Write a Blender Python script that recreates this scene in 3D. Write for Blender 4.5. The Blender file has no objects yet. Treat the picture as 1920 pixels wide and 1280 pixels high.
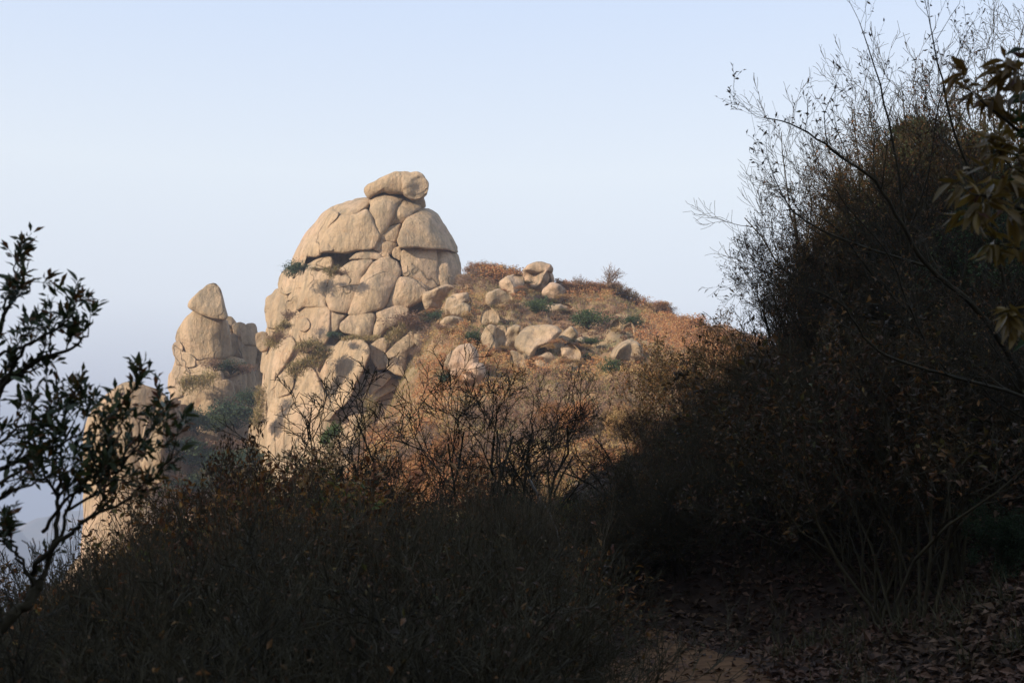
import bpy, math, random
import numpy as np
from mathutils import Vector, Matrix

R = math.radians
sc = bpy.context.scene
col = sc.collection
rng = np.random.default_rng(7)
random.seed(7)

# ------------------------------------------------------------------ camera
F_PX, PITCH, EYE = 2133.3, R(5.6), 1.65
cam_d = bpy.data.cameras.new('camera')
cam = bpy.data.objects.new('camera', cam_d)
col.objects.link(cam)
cam.location = (0, 0, EYE)
cam.rotation_euler = (R(90) + PITCH, 0, 0)
cam_d.sensor_width = 36
cam_d.lens = 40
cam_d.clip_start = 0.05
cam_d.clip_end = 12000
cam_d.dof.use_dof = True
cam_d.dof.focus_distance = 120
cam_d.dof.aperture_fstop = 7
sc.camera = cam

# ------------------------------------------------------------------ light
SUN_EL, SUN_AZ = R(23), R(231)          # azimuth clockwise from +Y (view direction); sun is behind and left
SUN_DIR = np.array([math.sin(SUN_AZ) * math.cos(SUN_EL), math.cos(SUN_AZ) * math.cos(SUN_EL), math.sin(SUN_EL)])
world = bpy.data.worlds.new('World')
sc.world = world
world.use_nodes = True
wn, wl = world.node_tree.nodes, world.node_tree.links
wn.clear()
wout = wn.new('ShaderNodeOutputWorld')
wbg = wn.new('ShaderNodeBackground')
sky = wn.new('ShaderNodeTexSky')
sky.sky_type = 'NISHITA'
sky.sun_disc = False
sky.sun_elevation = SUN_EL
sky.sun_rotation = SUN_AZ
sky.altitude = 700
sky.air_density = 1.0
sky.dust_density = 3.0
sky.ozone_density = 1.0
# the sky of the photograph is veiled by thin high haze: keep directions above the horizon and wash the blue out
wtc = wn.new('ShaderNodeTexCoord')
wsep = wn.new('ShaderNodeSeparateXYZ')
wmax = wn.new('ShaderNodeMath'); wmax.operation = 'MAXIMUM'; wmax.inputs[1].default_value = 0.015
wcmb = wn.new('ShaderNodeCombineXYZ')
wl.new(wtc.outputs['Generated'], wsep.inputs[0])
wl.new(wsep.outputs[2], wmax.inputs[0])
wl.new(wsep.outputs[0], wcmb.inputs[0]); wl.new(wsep.outputs[1], wcmb.inputs[1]); wl.new(wmax.outputs[0], wcmb.inputs[2])
wl.new(wcmb.outputs[0], sky.inputs[0])
wramp = wn.new('ShaderNodeValToRGB')
WR = [(0.0, (3.3, 3.7, 4.9)), (0.06, (5.6, 5.9, 7.0)), (0.13, (7.3, 7.7, 8.5)), (0.24, (7.8, 8.4, 9.1)), (0.42, (6.0, 7.2, 9.4)), (1.0, (3.4, 4.7, 7.4))]
while len(wramp.color_ramp.elements) < len(WR):
    wramp.color_ramp.elements.new(0.5)
for e, (p, c) in zip(wramp.color_ramp.elements, WR):
    e.position = p
    e.color = (c[0] / 10, c[1] / 10, c[2] / 10, 1)
wl.new(wsep.outputs[2], wramp.inputs[0])
wsc = wn.new('ShaderNodeVectorMath'); wsc.operation = 'SCALE'; wsc.inputs['Scale'].default_value = 10.0
wl.new(wramp.outputs[0], wsc.inputs[0])
wmix = wn.new('ShaderNodeMix'); wmix.data_type = 'RGBA'; wmix.inputs[0].default_value = 0.85
wl.new(sky.outputs[0], wmix.inputs[6]); wl.new(wsc.outputs[0], wmix.inputs[7])
wl.new(wmix.outputs[2], wbg.inputs['Color'])
wbg.inputs['Strength'].default_value = 0.1
wl.new(wbg.outputs[0], wout.inputs['Surface'])

sun_d = bpy.data.lights.new('sun', 'SUN')
sun_d.energy = 4.9
sun_d.angle = R(0.6)
sun_d.color = (1.0, 0.86, 0.68)
sun = bpy.data.objects.new('sun', sun_d)
col.objects.link(sun)
sun.rotation_euler = Vector(SUN_DIR).to_track_quat('Z', 'Y').to_euler()

sc.view_settings.view_transform = 'Standard'
sc.view_settings.look = 'None'
sc.view_settings.exposure = 0.25
sc.view_settings.gamma = 1.0
sc.view_settings.use_curve_mapping = False
sc.cycles.max_bounces = 6
sc.cycles.diffuse_bounces = 3
sc.cycles.transparent_max_bounces = 6
sc.cycles.volume_bounces = 1
sc.cycles.use_denoising = True

# ------------------------------------------------------------------ helpers
CAM = np.array([0, 0, EYE])
FW = np.array([0, math.cos(PITCH), math.sin(PITCH)])
RT = np.array([1.0, 0, 0])
UP = np.array([0, -math.sin(PITCH), math.cos(PITCH)])


def ray(px, py):
    px = np.asarray(px, float)[..., None]
    py = np.asarray(py, float)[..., None]
    return FW + RT * (px - 960) / F_PX + UP * (640 - py) / F_PX


def at(px, py, d):
    """the point of the place that lies d metres ahead in the direction of photo pixel (px, py)"""
    return CAM + ray(px, py) * np.asarray(d, float)[..., None]


def tag(o, label=None, cat=None, group=None, kind=None):
    if label: o['label'] = label
    if cat: o['category'] = cat
    if group: o['group'] = group
    if kind: o['kind'] = kind
    return o


def empty(name, loc, label=None, cat=None, group=None):
    o = bpy.data.objects.new(name, None)
    col.objects.link(o)
    o.location = Vector([float(v) for v in loc])
    o.empty_display_size = 0.2
    return tag(o, label, cat, group)


def make_mesh(name, verts, facesets, mats, smooth=True):
    """facesets: list of (int array n x k, material index)"""
    me = bpy.data.meshes.new(name)
    verts = np.asarray(verts, np.float32)
    me.vertices.add(len(verts))
    me.vertices.foreach_set('co', verts.ravel())
    li, ls, lt, mi = [], [], [], []
    start = 0
    for f, m in facesets:
        f = np.asarray(f, np.int32)
        if not len(f): continue
        n, k = f.shape
        li.append(f.ravel())
        ls.append(start + np.arange(n) * k)
        lt.append(np.full(n, k))
        mi.append(np.full(n, m))
        start += n * k
    li = np.concatenate(li).astype(np.int32)
    me.loops.add(len(li))
    me.loops.foreach_set('vertex_index', li)
    ls = np.concatenate(ls).astype(np.int32)
    me.polygons.add(len(ls))
    me.polygons.foreach_set('loop_start', ls)
    me.polygons.foreach_set('loop_total', np.concatenate(lt).astype(np.int32))
    me.polygons.foreach_set('material_index', np.concatenate(mi).astype(np.int32))
    me.polygons.foreach_set('use_smooth', np.full(len(ls), smooth))
    for m in mats: me.materials.append(m)
    me.update(calc_edges=True)
    me.validate()
    return me


def obj(name, me, parent=None, loc=(0, 0, 0)):
    o = bpy.data.objects.new(name, me)
    col.objects.link(o)
    o.location = Vector([float(v) for v in loc])
    if parent: o.parent = parent
    return o


class SineNoise:
    """smooth cheap vectorised noise, about -1..1"""
    def __init__(self, seed, dim, n=20, k0=1.0, octaves=3, gain=0.5):
        r = np.random.default_rng(seed)
        ks, am = [], []
        for o in range(octaves):
            v = r.normal(size=(n, dim)); v /= np.linalg.norm(v, axis=1)[:, None]
            ks.append(v * k0 * 2 ** o * r.uniform(.6, 1.4, (n, 1)))
            am.append(np.full(n, gain ** o / math.sqrt(n) * 1.2))
        self.k = np.concatenate(ks); self.a = np.concatenate(am)
        self.p = r.uniform(0, 6.283, len(self.k))
    def __call__(self, x):
        x = np.asarray(x, float)
        sh = x.shape[:-1]
        x = x.reshape(-1, x.shape[-1])
        out = np.empty(len(x))
        for i in range(0, len(x), 40000):
            out[i:i + 40000] = np.sin(x[i:i + 40000] @ self.k.T + self.p) @ self.a
        return out.reshape(sh)


def sstep(a, b, x):
    t = np.clip((x - a) / (b - a), 0, 1)
    return t * t * (3 - 2 * t)

# ------------------------------------------------------------------ materials
def new_mat(name):
    m = bpy.data.materials.new(name)
    m.use_nodes = True
    nt = m.node_tree
    nt.nodes.clear()
    out = nt.nodes.new('ShaderNodeOutputMaterial')
    bs = nt.nodes.new('ShaderNodeBsdfPrincipled')
    nt.links.new(bs.outputs[0], out.inputs[0])
    bs.inputs['Specular IOR Level'].default_value = 0.25
    return m, nt, bs, out


def ramp(nt, fac, stops, interp='LINEAR'):
    r = nt.nodes.new('ShaderNodeValToRGB')
    r.color_ramp.interpolation = interp
    while len(r.color_ramp.elements) < len(stops): r.color_ramp.elements.new(0.5)
    for e, (p, c) in zip(r.color_ramp.elements, stops):
        e.position = p
        e.color = (*c, 1) if len(c) == 3 else c
    nt.links.new(fac, r.inputs[0])
    return r.outputs[0]


def noise(nt, vec, scale, detail=4, rough=0.55, dist=0.0):
    n = nt.nodes.new('ShaderNodeTexNoise')
    n.inputs['Scale'].default_value = scale
    n.inputs['Detail'].default_value = detail
    n.inputs['Roughness'].default_value = rough
    n.inputs['Distortion'].default_value = dist
    if vec is not None: nt.links.new(vec, n.inputs['Vector'])
    return n


def mixc(nt, fac, a, b, mode='MIX'):
    m = nt.nodes.new('ShaderNodeMix'); m.data_type = 'RGBA'; m.blend_type = mode
    for sock, v in ((m.inputs[0], fac), (m.inputs[6], a), (m.inputs[7], b)):
        if hasattr(v, 'links'): nt.links.new(v, sock)
        elif isinstance(v, (int, float)): sock.default_value = v
        else: sock.default_value = (*v, 1)
    return m.outputs[2]


def mapping(nt, vec, scale):
    m = nt.nodes.new('ShaderNodeMapping')
    m.inputs['Scale'].default_value = scale
    nt.links.new(vec, m.inputs[0])
    return m.outputs[0]


def rock_material():
    m, nt, bs, out = new_mat('granite')
    geo = nt.nodes.new('ShaderNodeNewGeometry')
    pos = geo.outputs['Position']
    n1 = noise(nt, pos, 0.16, 5, 0.6, 0.4)
    c = ramp(nt, n1.outputs[0], [(0.3, (.37, .265, .165)), (0.5, (.48, .345, .215)), (0.72, (.58, .41, .275))])
    n2 = noise(nt, pos, 0.06, 3, 0.5)
    pink = ramp(nt, n2.outputs[0], [(0.5, (0, 0, 0)), (0.72, (1, 1, 1))])
    c = mixc(nt, pink, c, (.56, .38, .27))
    # vertical weather streaks
    st = noise(nt, mapping(nt, pos, (1.1, 1.1, 0.09)), 1.0, 5, 0.65, 0.6)
    stm = ramp(nt, st.outputs[0], [(0.5, (0, 0, 0)), (0.72, (.75, .75, .75))])
    c = mixc(nt, stm, c, (.17, .145, .10))
    st2 = noise(nt, mapping(nt, pos, (0.8, 0.8, 0.12)), 1.7, 4, 0.6, 0.3)
    c = mixc(nt, ramp(nt, st2.outputs[0], [(0.6, (0, 0, 0)), (0.8, (.6, .6, .6))]), c, (.64, .51, .38))
    st3 = noise(nt, mapping(nt, pos, (.34, .34, .05)), 1.0, 4, 0.6, 0.8)
    c = mixc(nt, ramp(nt, st3.outputs[0], [(0.52, (0, 0, 0)), (0.62, (.5, .5, .5))]), c, (.23, .19, .13))
    rust = noise(nt, pos, 0.28, 5, 0.7, 0.5)
    c = mixc(nt, ramp(nt, rust.outputs[0], [(0.58, (0, 0, 0)), (0.72, (.55, .55, .55))]), c, (.42, .24, .13))
    # lichen speckle and pits
    sp = noise(nt, pos, 1.9, 6, 0.75)
    c = mixc(nt, ramp(nt, sp.outputs[0], [(0.48, (0, 0, 0)), (0.72, (.5, .5, .5))]), c, (.18, .155, .11))
    # joints and hair cracks
    wob = noise(nt, pos, 0.25, 2, 0.5)
    vadd = nt.nodes.new('ShaderNodeVectorMath'); vadd.operation = 'MULTIPLY_ADD'
    nt.links.new(wob.outputs['Color'], vadd.inputs[0]); vadd.inputs[1].default_value = (5, 5, 5); nt.links.new(pos, vadd.inputs[2])
    vo = nt.nodes.new('ShaderNodeTexVoronoi'); vo.feature = 'DISTANCE_TO_EDGE'; vo.inputs['Scale'].default_value = 0.10
    nt.links.new(mapping(nt, vadd.outputs[0], (1, 1, .75)), vo.inputs['Vector'])
    ck = ramp(nt, vo.outputs['Distance'], [(0.0, (.7, .7, .7)), (0.006, (.4, .4, .4)), (0.013, (0, 0, 0))])
    gate = noise(nt, pos, 0.22, 2, 0.5)
    gm = ramp(nt, gate.outputs[0], [(0.46, (0, 0, 0)), (0.58, (1, 1, 1))])
    ckm = mixc(nt, 1.0, ck, gm, 'MULTIPLY')
    c = mixc(nt, ckm, c, (.15, .12, .08))
    nt.links.new(c, bs.inputs['Base Color'])
    bs.inputs['Roughness'].default_value = 0.92
    # fine relief
    b1 = nt.nodes.new('ShaderNodeBump'); b1.inputs['Strength'].default_value = 1.0; b1.inputs['Distance'].default_value = 0.6
    hb = noise(nt, mapping(nt, pos, (1, 1, .6)), 1.3, 9, 0.68, 0.3)
    nt.links.new(hb.outputs[0], b1.inputs['Height'])
    b2 = nt.nodes.new('ShaderNodeBump'); b2.invert = True; b2.inputs['Strength'].default_value = 0.8; b2.inputs['Distance'].default_value = 0.3
    nt.links.new(ckm, b2.inputs['Height']); nt.links.new(b1.outputs[0], b2.inputs['Normal'])
    nt.links.new(b2.outputs[0], bs.inputs['Normal'])
    return m


def leaf_material(name, stops, trans=0.25, rough=0.6, spec=0.25, objvar=0.25):
    m, nt, bs, out = new_mat(name)
    geo = nt.nodes.new('ShaderNodeNewGeometry')
    c = ramp(nt, geo.outputs['Random Per Island'], stops)
    n = noise(nt, geo.outputs['Position'], 1.3, 3, 0.6)
    hv = nt.nodes.new('ShaderNodeHueSaturation')
    oi = nt.nodes.new('ShaderNodeObjectInfo')
    mr = nt.nodes.new('ShaderNodeMapRange'); mr.inputs[3].default_value = 1 - objvar; mr.inputs[4].default_value = 1 + objvar
    nt.links.new(oi.outputs['Random'], mr.inputs[0]); nt.links.new(mr.outputs[0], hv.inputs['Value'])
    mh = nt.nodes.new('ShaderNodeMapRange'); mh.inputs[1].default_value = .3; mh.inputs[2].default_value = .7
    mh.inputs[3].default_value = 0.485; mh.inputs[4].default_value = 0.515
    nt.links.new(n.outputs[0], mh.inputs[0]); nt.links.new(mh.outputs[0], hv.inputs['Hue'])
    nt.links.new(c, hv.inputs['Color'])
    nt.links.new(hv.outputs[0], bs.inputs['Base Color'])
    bs.inputs['Roughness'].default_value = rough
    bs.inputs['Specular IOR Level'].default_value = spec
    tr = nt.nodes.new('ShaderNodeBsdfTranslucent'); nt.links.new(hv.outputs[0], tr.inputs[0])
    mx = nt.nodes.new('ShaderNodeMixShader'); mx.inputs[0].default_value = trans
    nt.links.new(bs.outputs[0], mx.inputs[1]); nt.links.new(tr.outputs[0], mx.inputs[2]); nt.links.new(mx.outputs[0], out.inputs[0])
    return m


def bark_material(name, a, b, scale=6):
    m, nt, bs, out = new_mat(name)
    geo = nt.nodes.new('ShaderNodeNewGeometry')
    n = noise(nt, geo.outputs['Position'], scale, 5, 0.65)
    c = ramp(nt, n.outputs[0], [(0.35, a), (0.65, b)])
    nt.links.new(c, bs.inputs['Base Color'])
    bs.inputs['Roughness'].default_value = 0.9
    return m


M_ROCK = rock_material()
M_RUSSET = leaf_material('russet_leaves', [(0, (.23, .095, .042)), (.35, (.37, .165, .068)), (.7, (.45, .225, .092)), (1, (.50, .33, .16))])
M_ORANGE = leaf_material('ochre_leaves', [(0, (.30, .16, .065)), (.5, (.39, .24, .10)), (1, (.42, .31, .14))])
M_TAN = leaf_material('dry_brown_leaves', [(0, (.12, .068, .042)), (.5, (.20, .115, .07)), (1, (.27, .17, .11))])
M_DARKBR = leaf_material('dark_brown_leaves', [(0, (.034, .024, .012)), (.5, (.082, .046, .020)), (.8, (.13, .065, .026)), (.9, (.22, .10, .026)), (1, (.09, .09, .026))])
M_GREEN = leaf_material('dark_green_leaves', [(0, (.030, .050, .022)), (.6, (.055, .085, .034)), (1, (.095, .12, .045))])
M_PINE = leaf_material('pine_needles', [(0, (.022, .045, .026)), (.6, (.040, .070, .036)), (1, (.065, .095, .045))], trans=.1)
M_OLIVE = leaf_material('olive_leaves', [(0, (.08, .085, .03)), (.5, (.15, .13, .045)), (1, (.24, .18, .06))])
M_YGREEN = leaf_material('turning_leaves', [(0, (.06, .085, .02)), (.45, (.13, .14, .025)), (.7, (.24, .15, .03)), (1, (.30, .11, .03))])
M_GLOSSY = leaf_material('glossy_evergreen_leaves', [(0, (.022, .036, .012)), (.55, (.045, .062, .018)), (.72, (.085, .075, .02)), (.85, (.22, .09, .02)), (1, (.12, .04, .016))], trans=.22, rough=.42, spec=.4, objvar=.35)
M_BIGLEAF = leaf_material('large_autumn_leaves', [(0, (.028, .055, .015)), (.45, (.05, .085, .018)), (.62, (.19, .10, .018)), (.8, (.20, .06, .018)), (1, (.09, .035, .018))], trans=.3, rough=.45, spec=.35, objvar=.3)
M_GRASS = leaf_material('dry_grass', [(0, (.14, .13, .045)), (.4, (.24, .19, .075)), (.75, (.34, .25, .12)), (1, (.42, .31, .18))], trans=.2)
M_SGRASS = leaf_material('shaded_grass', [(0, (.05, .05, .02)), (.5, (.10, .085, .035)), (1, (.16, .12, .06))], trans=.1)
M_LITTER = leaf_material('fallen_leaves', [(0, (.035, .019, .010)), (.5, (.095, .048, .024)), (1, (.19, .105, .062))], trans=.05)
M_GGRASS = leaf_material('green_grass', [(0, (.05, .09, .02)), (1, (.12, .18, .04))], trans=.2)
M_BARK = bark_material('dark_bark', (.022, .018, .009), (.050, .040, .020))
M_TWIG = bark_material('twig_bark', (.036, .029, .014), (.078, .062, .030), 3)
M_FTWIG = bark_material('grey_twigs', (.14, .09, .065), (.25, .17, .12), 2)
M_STALK = bark_material('dry_stalks', (.06, .045, .024), (.12, .09, .05), 3)
M_DEAD = bark_material('bleached_wood', (.12, .105, .085), (.20, .18, .15), 9)


def ground_material():
    m, nt, bs, out = new_mat('hillside_soil')
    geo = nt.nodes.new('ShaderNodeNewGeometry')
    pos = geo.outputs['Position']
    n1 = noise(nt, pos, 0.12, 5, 0.6, 0.3)
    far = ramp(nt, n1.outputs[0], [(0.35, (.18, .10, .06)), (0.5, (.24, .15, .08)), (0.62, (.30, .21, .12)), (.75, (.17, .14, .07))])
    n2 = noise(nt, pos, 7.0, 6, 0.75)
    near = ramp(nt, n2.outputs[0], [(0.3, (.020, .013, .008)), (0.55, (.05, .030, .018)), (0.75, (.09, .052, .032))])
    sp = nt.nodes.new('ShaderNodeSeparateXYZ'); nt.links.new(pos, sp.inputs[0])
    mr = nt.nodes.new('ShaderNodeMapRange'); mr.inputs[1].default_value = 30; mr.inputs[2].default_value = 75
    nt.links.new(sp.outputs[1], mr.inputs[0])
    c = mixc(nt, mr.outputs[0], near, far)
    nt.links.new(c, bs.inputs['Base Color'])
    bs.inputs['Roughness'].default_value = 0.95
    b = nt.nodes.new('ShaderNodeBump'); b.inputs['Strength'].default_value = 0.7; b.inputs['Distance'].default_value = 0.04
    nt.links.new(n2.outputs[0], b.inputs['Height']); nt.links.new(b.outputs[0], bs.inputs['Normal'])
    return m


def path_material():
    m, nt, bs, out = new_mat('trodden_earth')
    geo = nt.nodes.new('ShaderNodeNewGeometry')
    n2 = noise(nt, mapping(nt, geo.outputs['Position'], (1.0, 2.2, 1)), 4.0, 7, 0.7, .4)
    c = ramp(nt, n2.outputs[0], [(0.3, (.07, .036, .015)), (0.5, (.19, .095, .040)), (0.7, (.27, .145, .065))])
    nt.links.new(c, bs.inputs['Base Color'])
    bs.inputs['Roughness'].default_value = 0.95
    b = nt.nodes.new('ShaderNodeBump'); b.inputs['Strength'].default_value = 0.8; b.inputs['Distance'].default_value = 0.05
    nt.links.new(n2.outputs[0], b.inputs['Height']); nt.links.new(b.outputs[0], bs.inputs['Normal'])
    return m


def hills_material():
    m, nt, bs, out = new_mat('far_wooded_hills')
    geo = nt.nodes.new('ShaderNodeNewGeometry')
    n = noise(nt, geo.outputs['Position'], 0.012, 8, 0.65)
    c = ramp(nt, n.outputs[0], [(0.4, (.07, .065, .035)), (0.55, (.13, .09, .05)), (.66, (.36, .28, .20))])
    nt.links.new(c, bs.inputs['Base Color'])
    bs.inputs['Roughness'].default_value = 1
    return m

# ------------------------------------------------------------------ terrain
YR = 165.0
H_PX = np.array([-1200, 0, 120, 300, 450, 500, 650, 700, 750, 780, 803, 850, 885, 930, 980, 1040, 1130, 1200, 1290, 1340, 1400, 1600, 1900, 3500])
H_PY = np.array([1500, 1170, 1120, 980, 930, 925, 925, 880, 800, 700, 632, 548, 512, 506, 512, 524, 524, 558, 604, 632, 655, 725, 800, 1000])
H_X = (H_PX - 960) / F_PX * YR
H_Z = EYE + (849 - H_PY) / F_PX * YR
B_X = np.array([-400, -60, -30, -15, -5, 10, 30, 60, 200])
B_Z = np.array([-150, -34, -15, -8, -4.6, -3.6, -1.5, 0, 5])
TN1 = SineNoise(11, 2, 18, 0.09, 4, 0.5)
TN2 = SineNoise(12, 2, 18, 1.3, 3, 0.55)
# where the trodden path runs: x of its middle for a given y
PATH_Y = np.array([-6, 0, 5, 8, 10, 11.5, 13, 16, 22, 36])
PATH_X = np.array([0.0, 0.1, 0.75, 1.2, 1.4, 1.3, 0.7, -0.6, -1.6, -1.0])


def terrain(x, y):
    x = np.asarray(x, float); y = np.asarray(y, float)
    px0 = np.interp(y, PATH_Y, PATH_X)
    sp = lambda v, k: np.log1p(np.exp(np.clip(v * k, -40, 40))) / k
    bank = 0.62 * sp(x - px0 - 1.5, 2.2)
    bank = 16 * (1 - np.exp(-bank / 16))
    left = -0.30 * sp(-(x + 0.6 - 0.3 * px0), 1.5)
    left = np.maximum(left, -120)
    zn = bank + left - 3.0 * sstep(16, 60, y) + 0.45 * sstep(10.5, 13.5, y) * np.exp(-((x - 2.0) / 1.6) ** 2) * (1 - sstep(18, 30, y))
    zb = np.interp(x, B_X, B_Z)
    hz = np.interp(x, H_X, H_Z)
    z = zn + (zb - zn) * sstep(22, 72, y)
    t = np.clip((y - 60) / (YR - 60), 0, 1)
    z = z + (hz - z) * (t ** 1.12) * (y > 60)
    back = np.clip(y - YR, 0, None)
    z = z - 0.55 * back - 0.0006 * back ** 2
    z = np.maximum(z, -420 + 8 * TN1(np.stack([x, y], -1) * 0.05))
    # unseen ridge behind and left of the viewer, shaped to shade the near slope
    q = -(x * (-SUN_DIR[0]) + y * (-SUN_DIR[1])) / math.cos(SUN_EL)
    rp = (x * (-SUN_DIR[1]) - y * (-SUN_DIR[0])) / math.cos(SUN_EL)
    z = z + 43 * sstep(14, 62, q) * np.exp(-np.clip(q - 90, 0, None) / 300) * sstep(-125, -62, rp)
    P = np.stack([x, y], -1)
    farw = sstep(25, 90, np.hypot(x, y))
    pathw = np.exp(-((x - px0) / 0.7) ** 2)
    z = z + 0.9 * farw * TN1(P) + (0.07 + 0.35 * farw) * TN2(P) * (1 - 0.7 * pathw) + 0.16 * TN2(P * 0.35 + 3) * (1 - farw) * (1 - pathw)
    return z


def hit(px, py, d0=4.0, d1=230.0, n=500):
    """distance ahead at which the view ray meets the terrain (nan if it misses)"""
    px = np.atleast_1d(np.asarray(px, float)); py = np.atleast_1d(np.asarray(py, float))
    ds = np.geomspace(d0, d1, n)
    rr = ray(px, py)
    P = CAM + rr[:, None, :] * ds[None, :, None]
    below = P[..., 2] < terrain(P[..., 0], P[..., 1])
    idx = below.argmax(1)
    d = ds[idx]
    d[~below.any(1)] = np.nan
    return d


def axis(a, b, s0, lim, grow):
    out = [0.0]; s = s0
    while out[-1] < b:
        out.append(out[-1] + s)
        s = min(s * grow, lim)
    neg = [0.0]; s = s0
    while neg[-1] > a:
        neg.append(neg[-1] - s)
        s = min(s * grow, lim)
    return np.array(sorted(set(neg + out)))


def axis2(knots):
    """knots: (coordinate, spacing) pairs; spacing interpolated"""
    xs = [knots[0][0]]
    kx = [k[0] for k in knots]; ks = [k[1] for k in knots]
    while xs[-1] < kx[-1]:
        xs.append(xs[-1] + float(np.interp(xs[-1], kx, ks)))
    return np.array(xs)


gx = axis2([(-3900, 400), (-400, 60), (-100, 2.5), (-60, 1.2), (-8, .35), (-2, .12), (6, .12), (14, .3), (50, 1.2), (120, 4), (400, 60), (3900, 400)])
gy = axis2([(-1500, 200), (-120, 8), (-20, 2), (0, .3), (4, .12), (16, .16), (40, .6), (170, 1.1), (230, 4), (600, 60), (3900, 400)])
GX, GY = np.meshgrid(gx, gy)
GZ = terrain(GX, GY)
nv = len(gx)
ii = np.arange(len(gy) - 1)[:, None] * nv + np.arange(nv - 1)[None, :]
gf = np.stack([ii, ii + 1, ii + 1 + nv, ii + nv], -1).reshape(-1, 4)
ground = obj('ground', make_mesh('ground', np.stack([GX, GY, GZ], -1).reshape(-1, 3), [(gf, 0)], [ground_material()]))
tag(ground, kind='structure')

# the path: a sheet just above the ground with a ragged edge
py_ = np.arange(1.5, 11.0, 0.12)
pw = 0.72 + 0.14 * np.sin(py_ * 1.7) + 0.08 * np.sin(py_ * 4.1 + 1)
us = np.linspace(-1, 1, 15)
PX = np.interp(py_, PATH_Y, PATH_X)[:, None] + us[None] * (pw * np.sqrt(np.clip((py_[-1] + .02 - py_) / 2.2, 0, 1)))[:, None] + 0.04 * np.sin(py_ * 9)[:, None] * us[None]
PY = np.repeat(py_[:, None], 15, 1)
PZ = terrain(PX, PY) + 0.014 - 0.04 * np.abs(us[None]) ** 4
npu = 15
ii = np.arange(len(py_) - 1)[:, None] * npu + np.arange(npu - 1)[None, :]
pf = np.stack([ii, ii + 1, ii + 1 + npu, ii + npu], -1).reshape(-1, 4)
tag(obj('path', make_mesh('path', np.stack([PX, PY, PZ], -1).reshape(-1, 3), [(pf, 0)], [path_material()])), kind='structure')

# far hills in the haze beyond the valley
hx = np.linspace(-3200, 1500, 170); hy = np.linspace(1500, 3700, 90)
HX, HY = np.meshgrid(hx, hy)
hn = SineNoise(31, 2, 24, 0.006, 5, 0.5)
HZ = -415 + 275 * np.exp(-((HX + 1085) / 150) ** 2 - ((HY - 2350) / 320) ** 2) + 235 * np.exp(-((HX + 1060) / 420) ** 2 - ((HY - 3000) / 420) ** 2) \
     + 150 * np.exp(-((HX + 1800) / 500) ** 2 - ((HY - 3100) / 500) ** 2) + 150 * np.exp(-((HX + 300) / 500) ** 2 - ((HY - 3100) / 400) ** 2)
HZ = HZ + 42 * hn(np.stack([HX, HY], -1)) * np.clip((HZ + 430) / 120, 0, 1)
ii = np.arange(89)[:, None] * 170 + np.arange(169)[None, :]
hf = np.stack([ii, ii + 1, ii + 171, ii + 170], -1).reshape(-1, 4)
tag(obj('hills', make_mesh('hills', np.stack([HX, HY, HZ], -1).reshape(-1, 3), [(hf, 0)], [hills_material()])), kind='structure')

# ------------------------------------------------------------------ rock slabs
RN_L = SineNoise(41, 3, 22, 0.35, 2, 0.5)
RN_S = SineNoise(42, 3, 26, 1.5, 3, 0.55)
ALL_POLYS = []
FLAT = 0.7
TR = np.random.default_rng(17)


def smooth_poly(p, it=2, n=72, round_=True):
    p = np.asarray(p, float)
    for _ in range(it if round_ else 1):
        a = p * .86 + np.roll(p, -1, 0) * .14
        b = p * .14 + np.roll(p, -1, 0) * .86
        p = np.stack([a, b], 1).reshape(-1, 2)
    q = np.concatenate([p, p[:1]])
    s = np.concatenate([[0], np.cumsum(np.linalg.norm(np.diff(q, axis=0), axis=1))])
    t = np.linspace(0, s[-1], n, endpoint=False)
    return np.stack([np.interp(t, s, q[:, 0]), np.interp(t, s, q[:, 1])], -1)


def inside(px, py, poly):
    x, y = poly[:, 0], poly[:, 1]
    x2, y2 = np.roll(x, -1), np.roll(y, -1)
    c = ((y > py) != (y2 > py)) & (px < (x2 - x) * (py - y) / (y2 - y + 1e-9) + x)
    return c.sum() % 2 == 1


def edge_dist(pts, poly):
    a = poly[None]; b = np.roll(poly, -1, 0)[None]
    p = pts[:, None]
    ab = b - a
    t = np.clip(((p - a) * ab).sum(-1) / ((ab ** 2).sum(-1) + 1e-9), 0, 1)
    return np.linalg.norm(p - (a + ab * t[..., None]), axis=-1).min(1)


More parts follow.
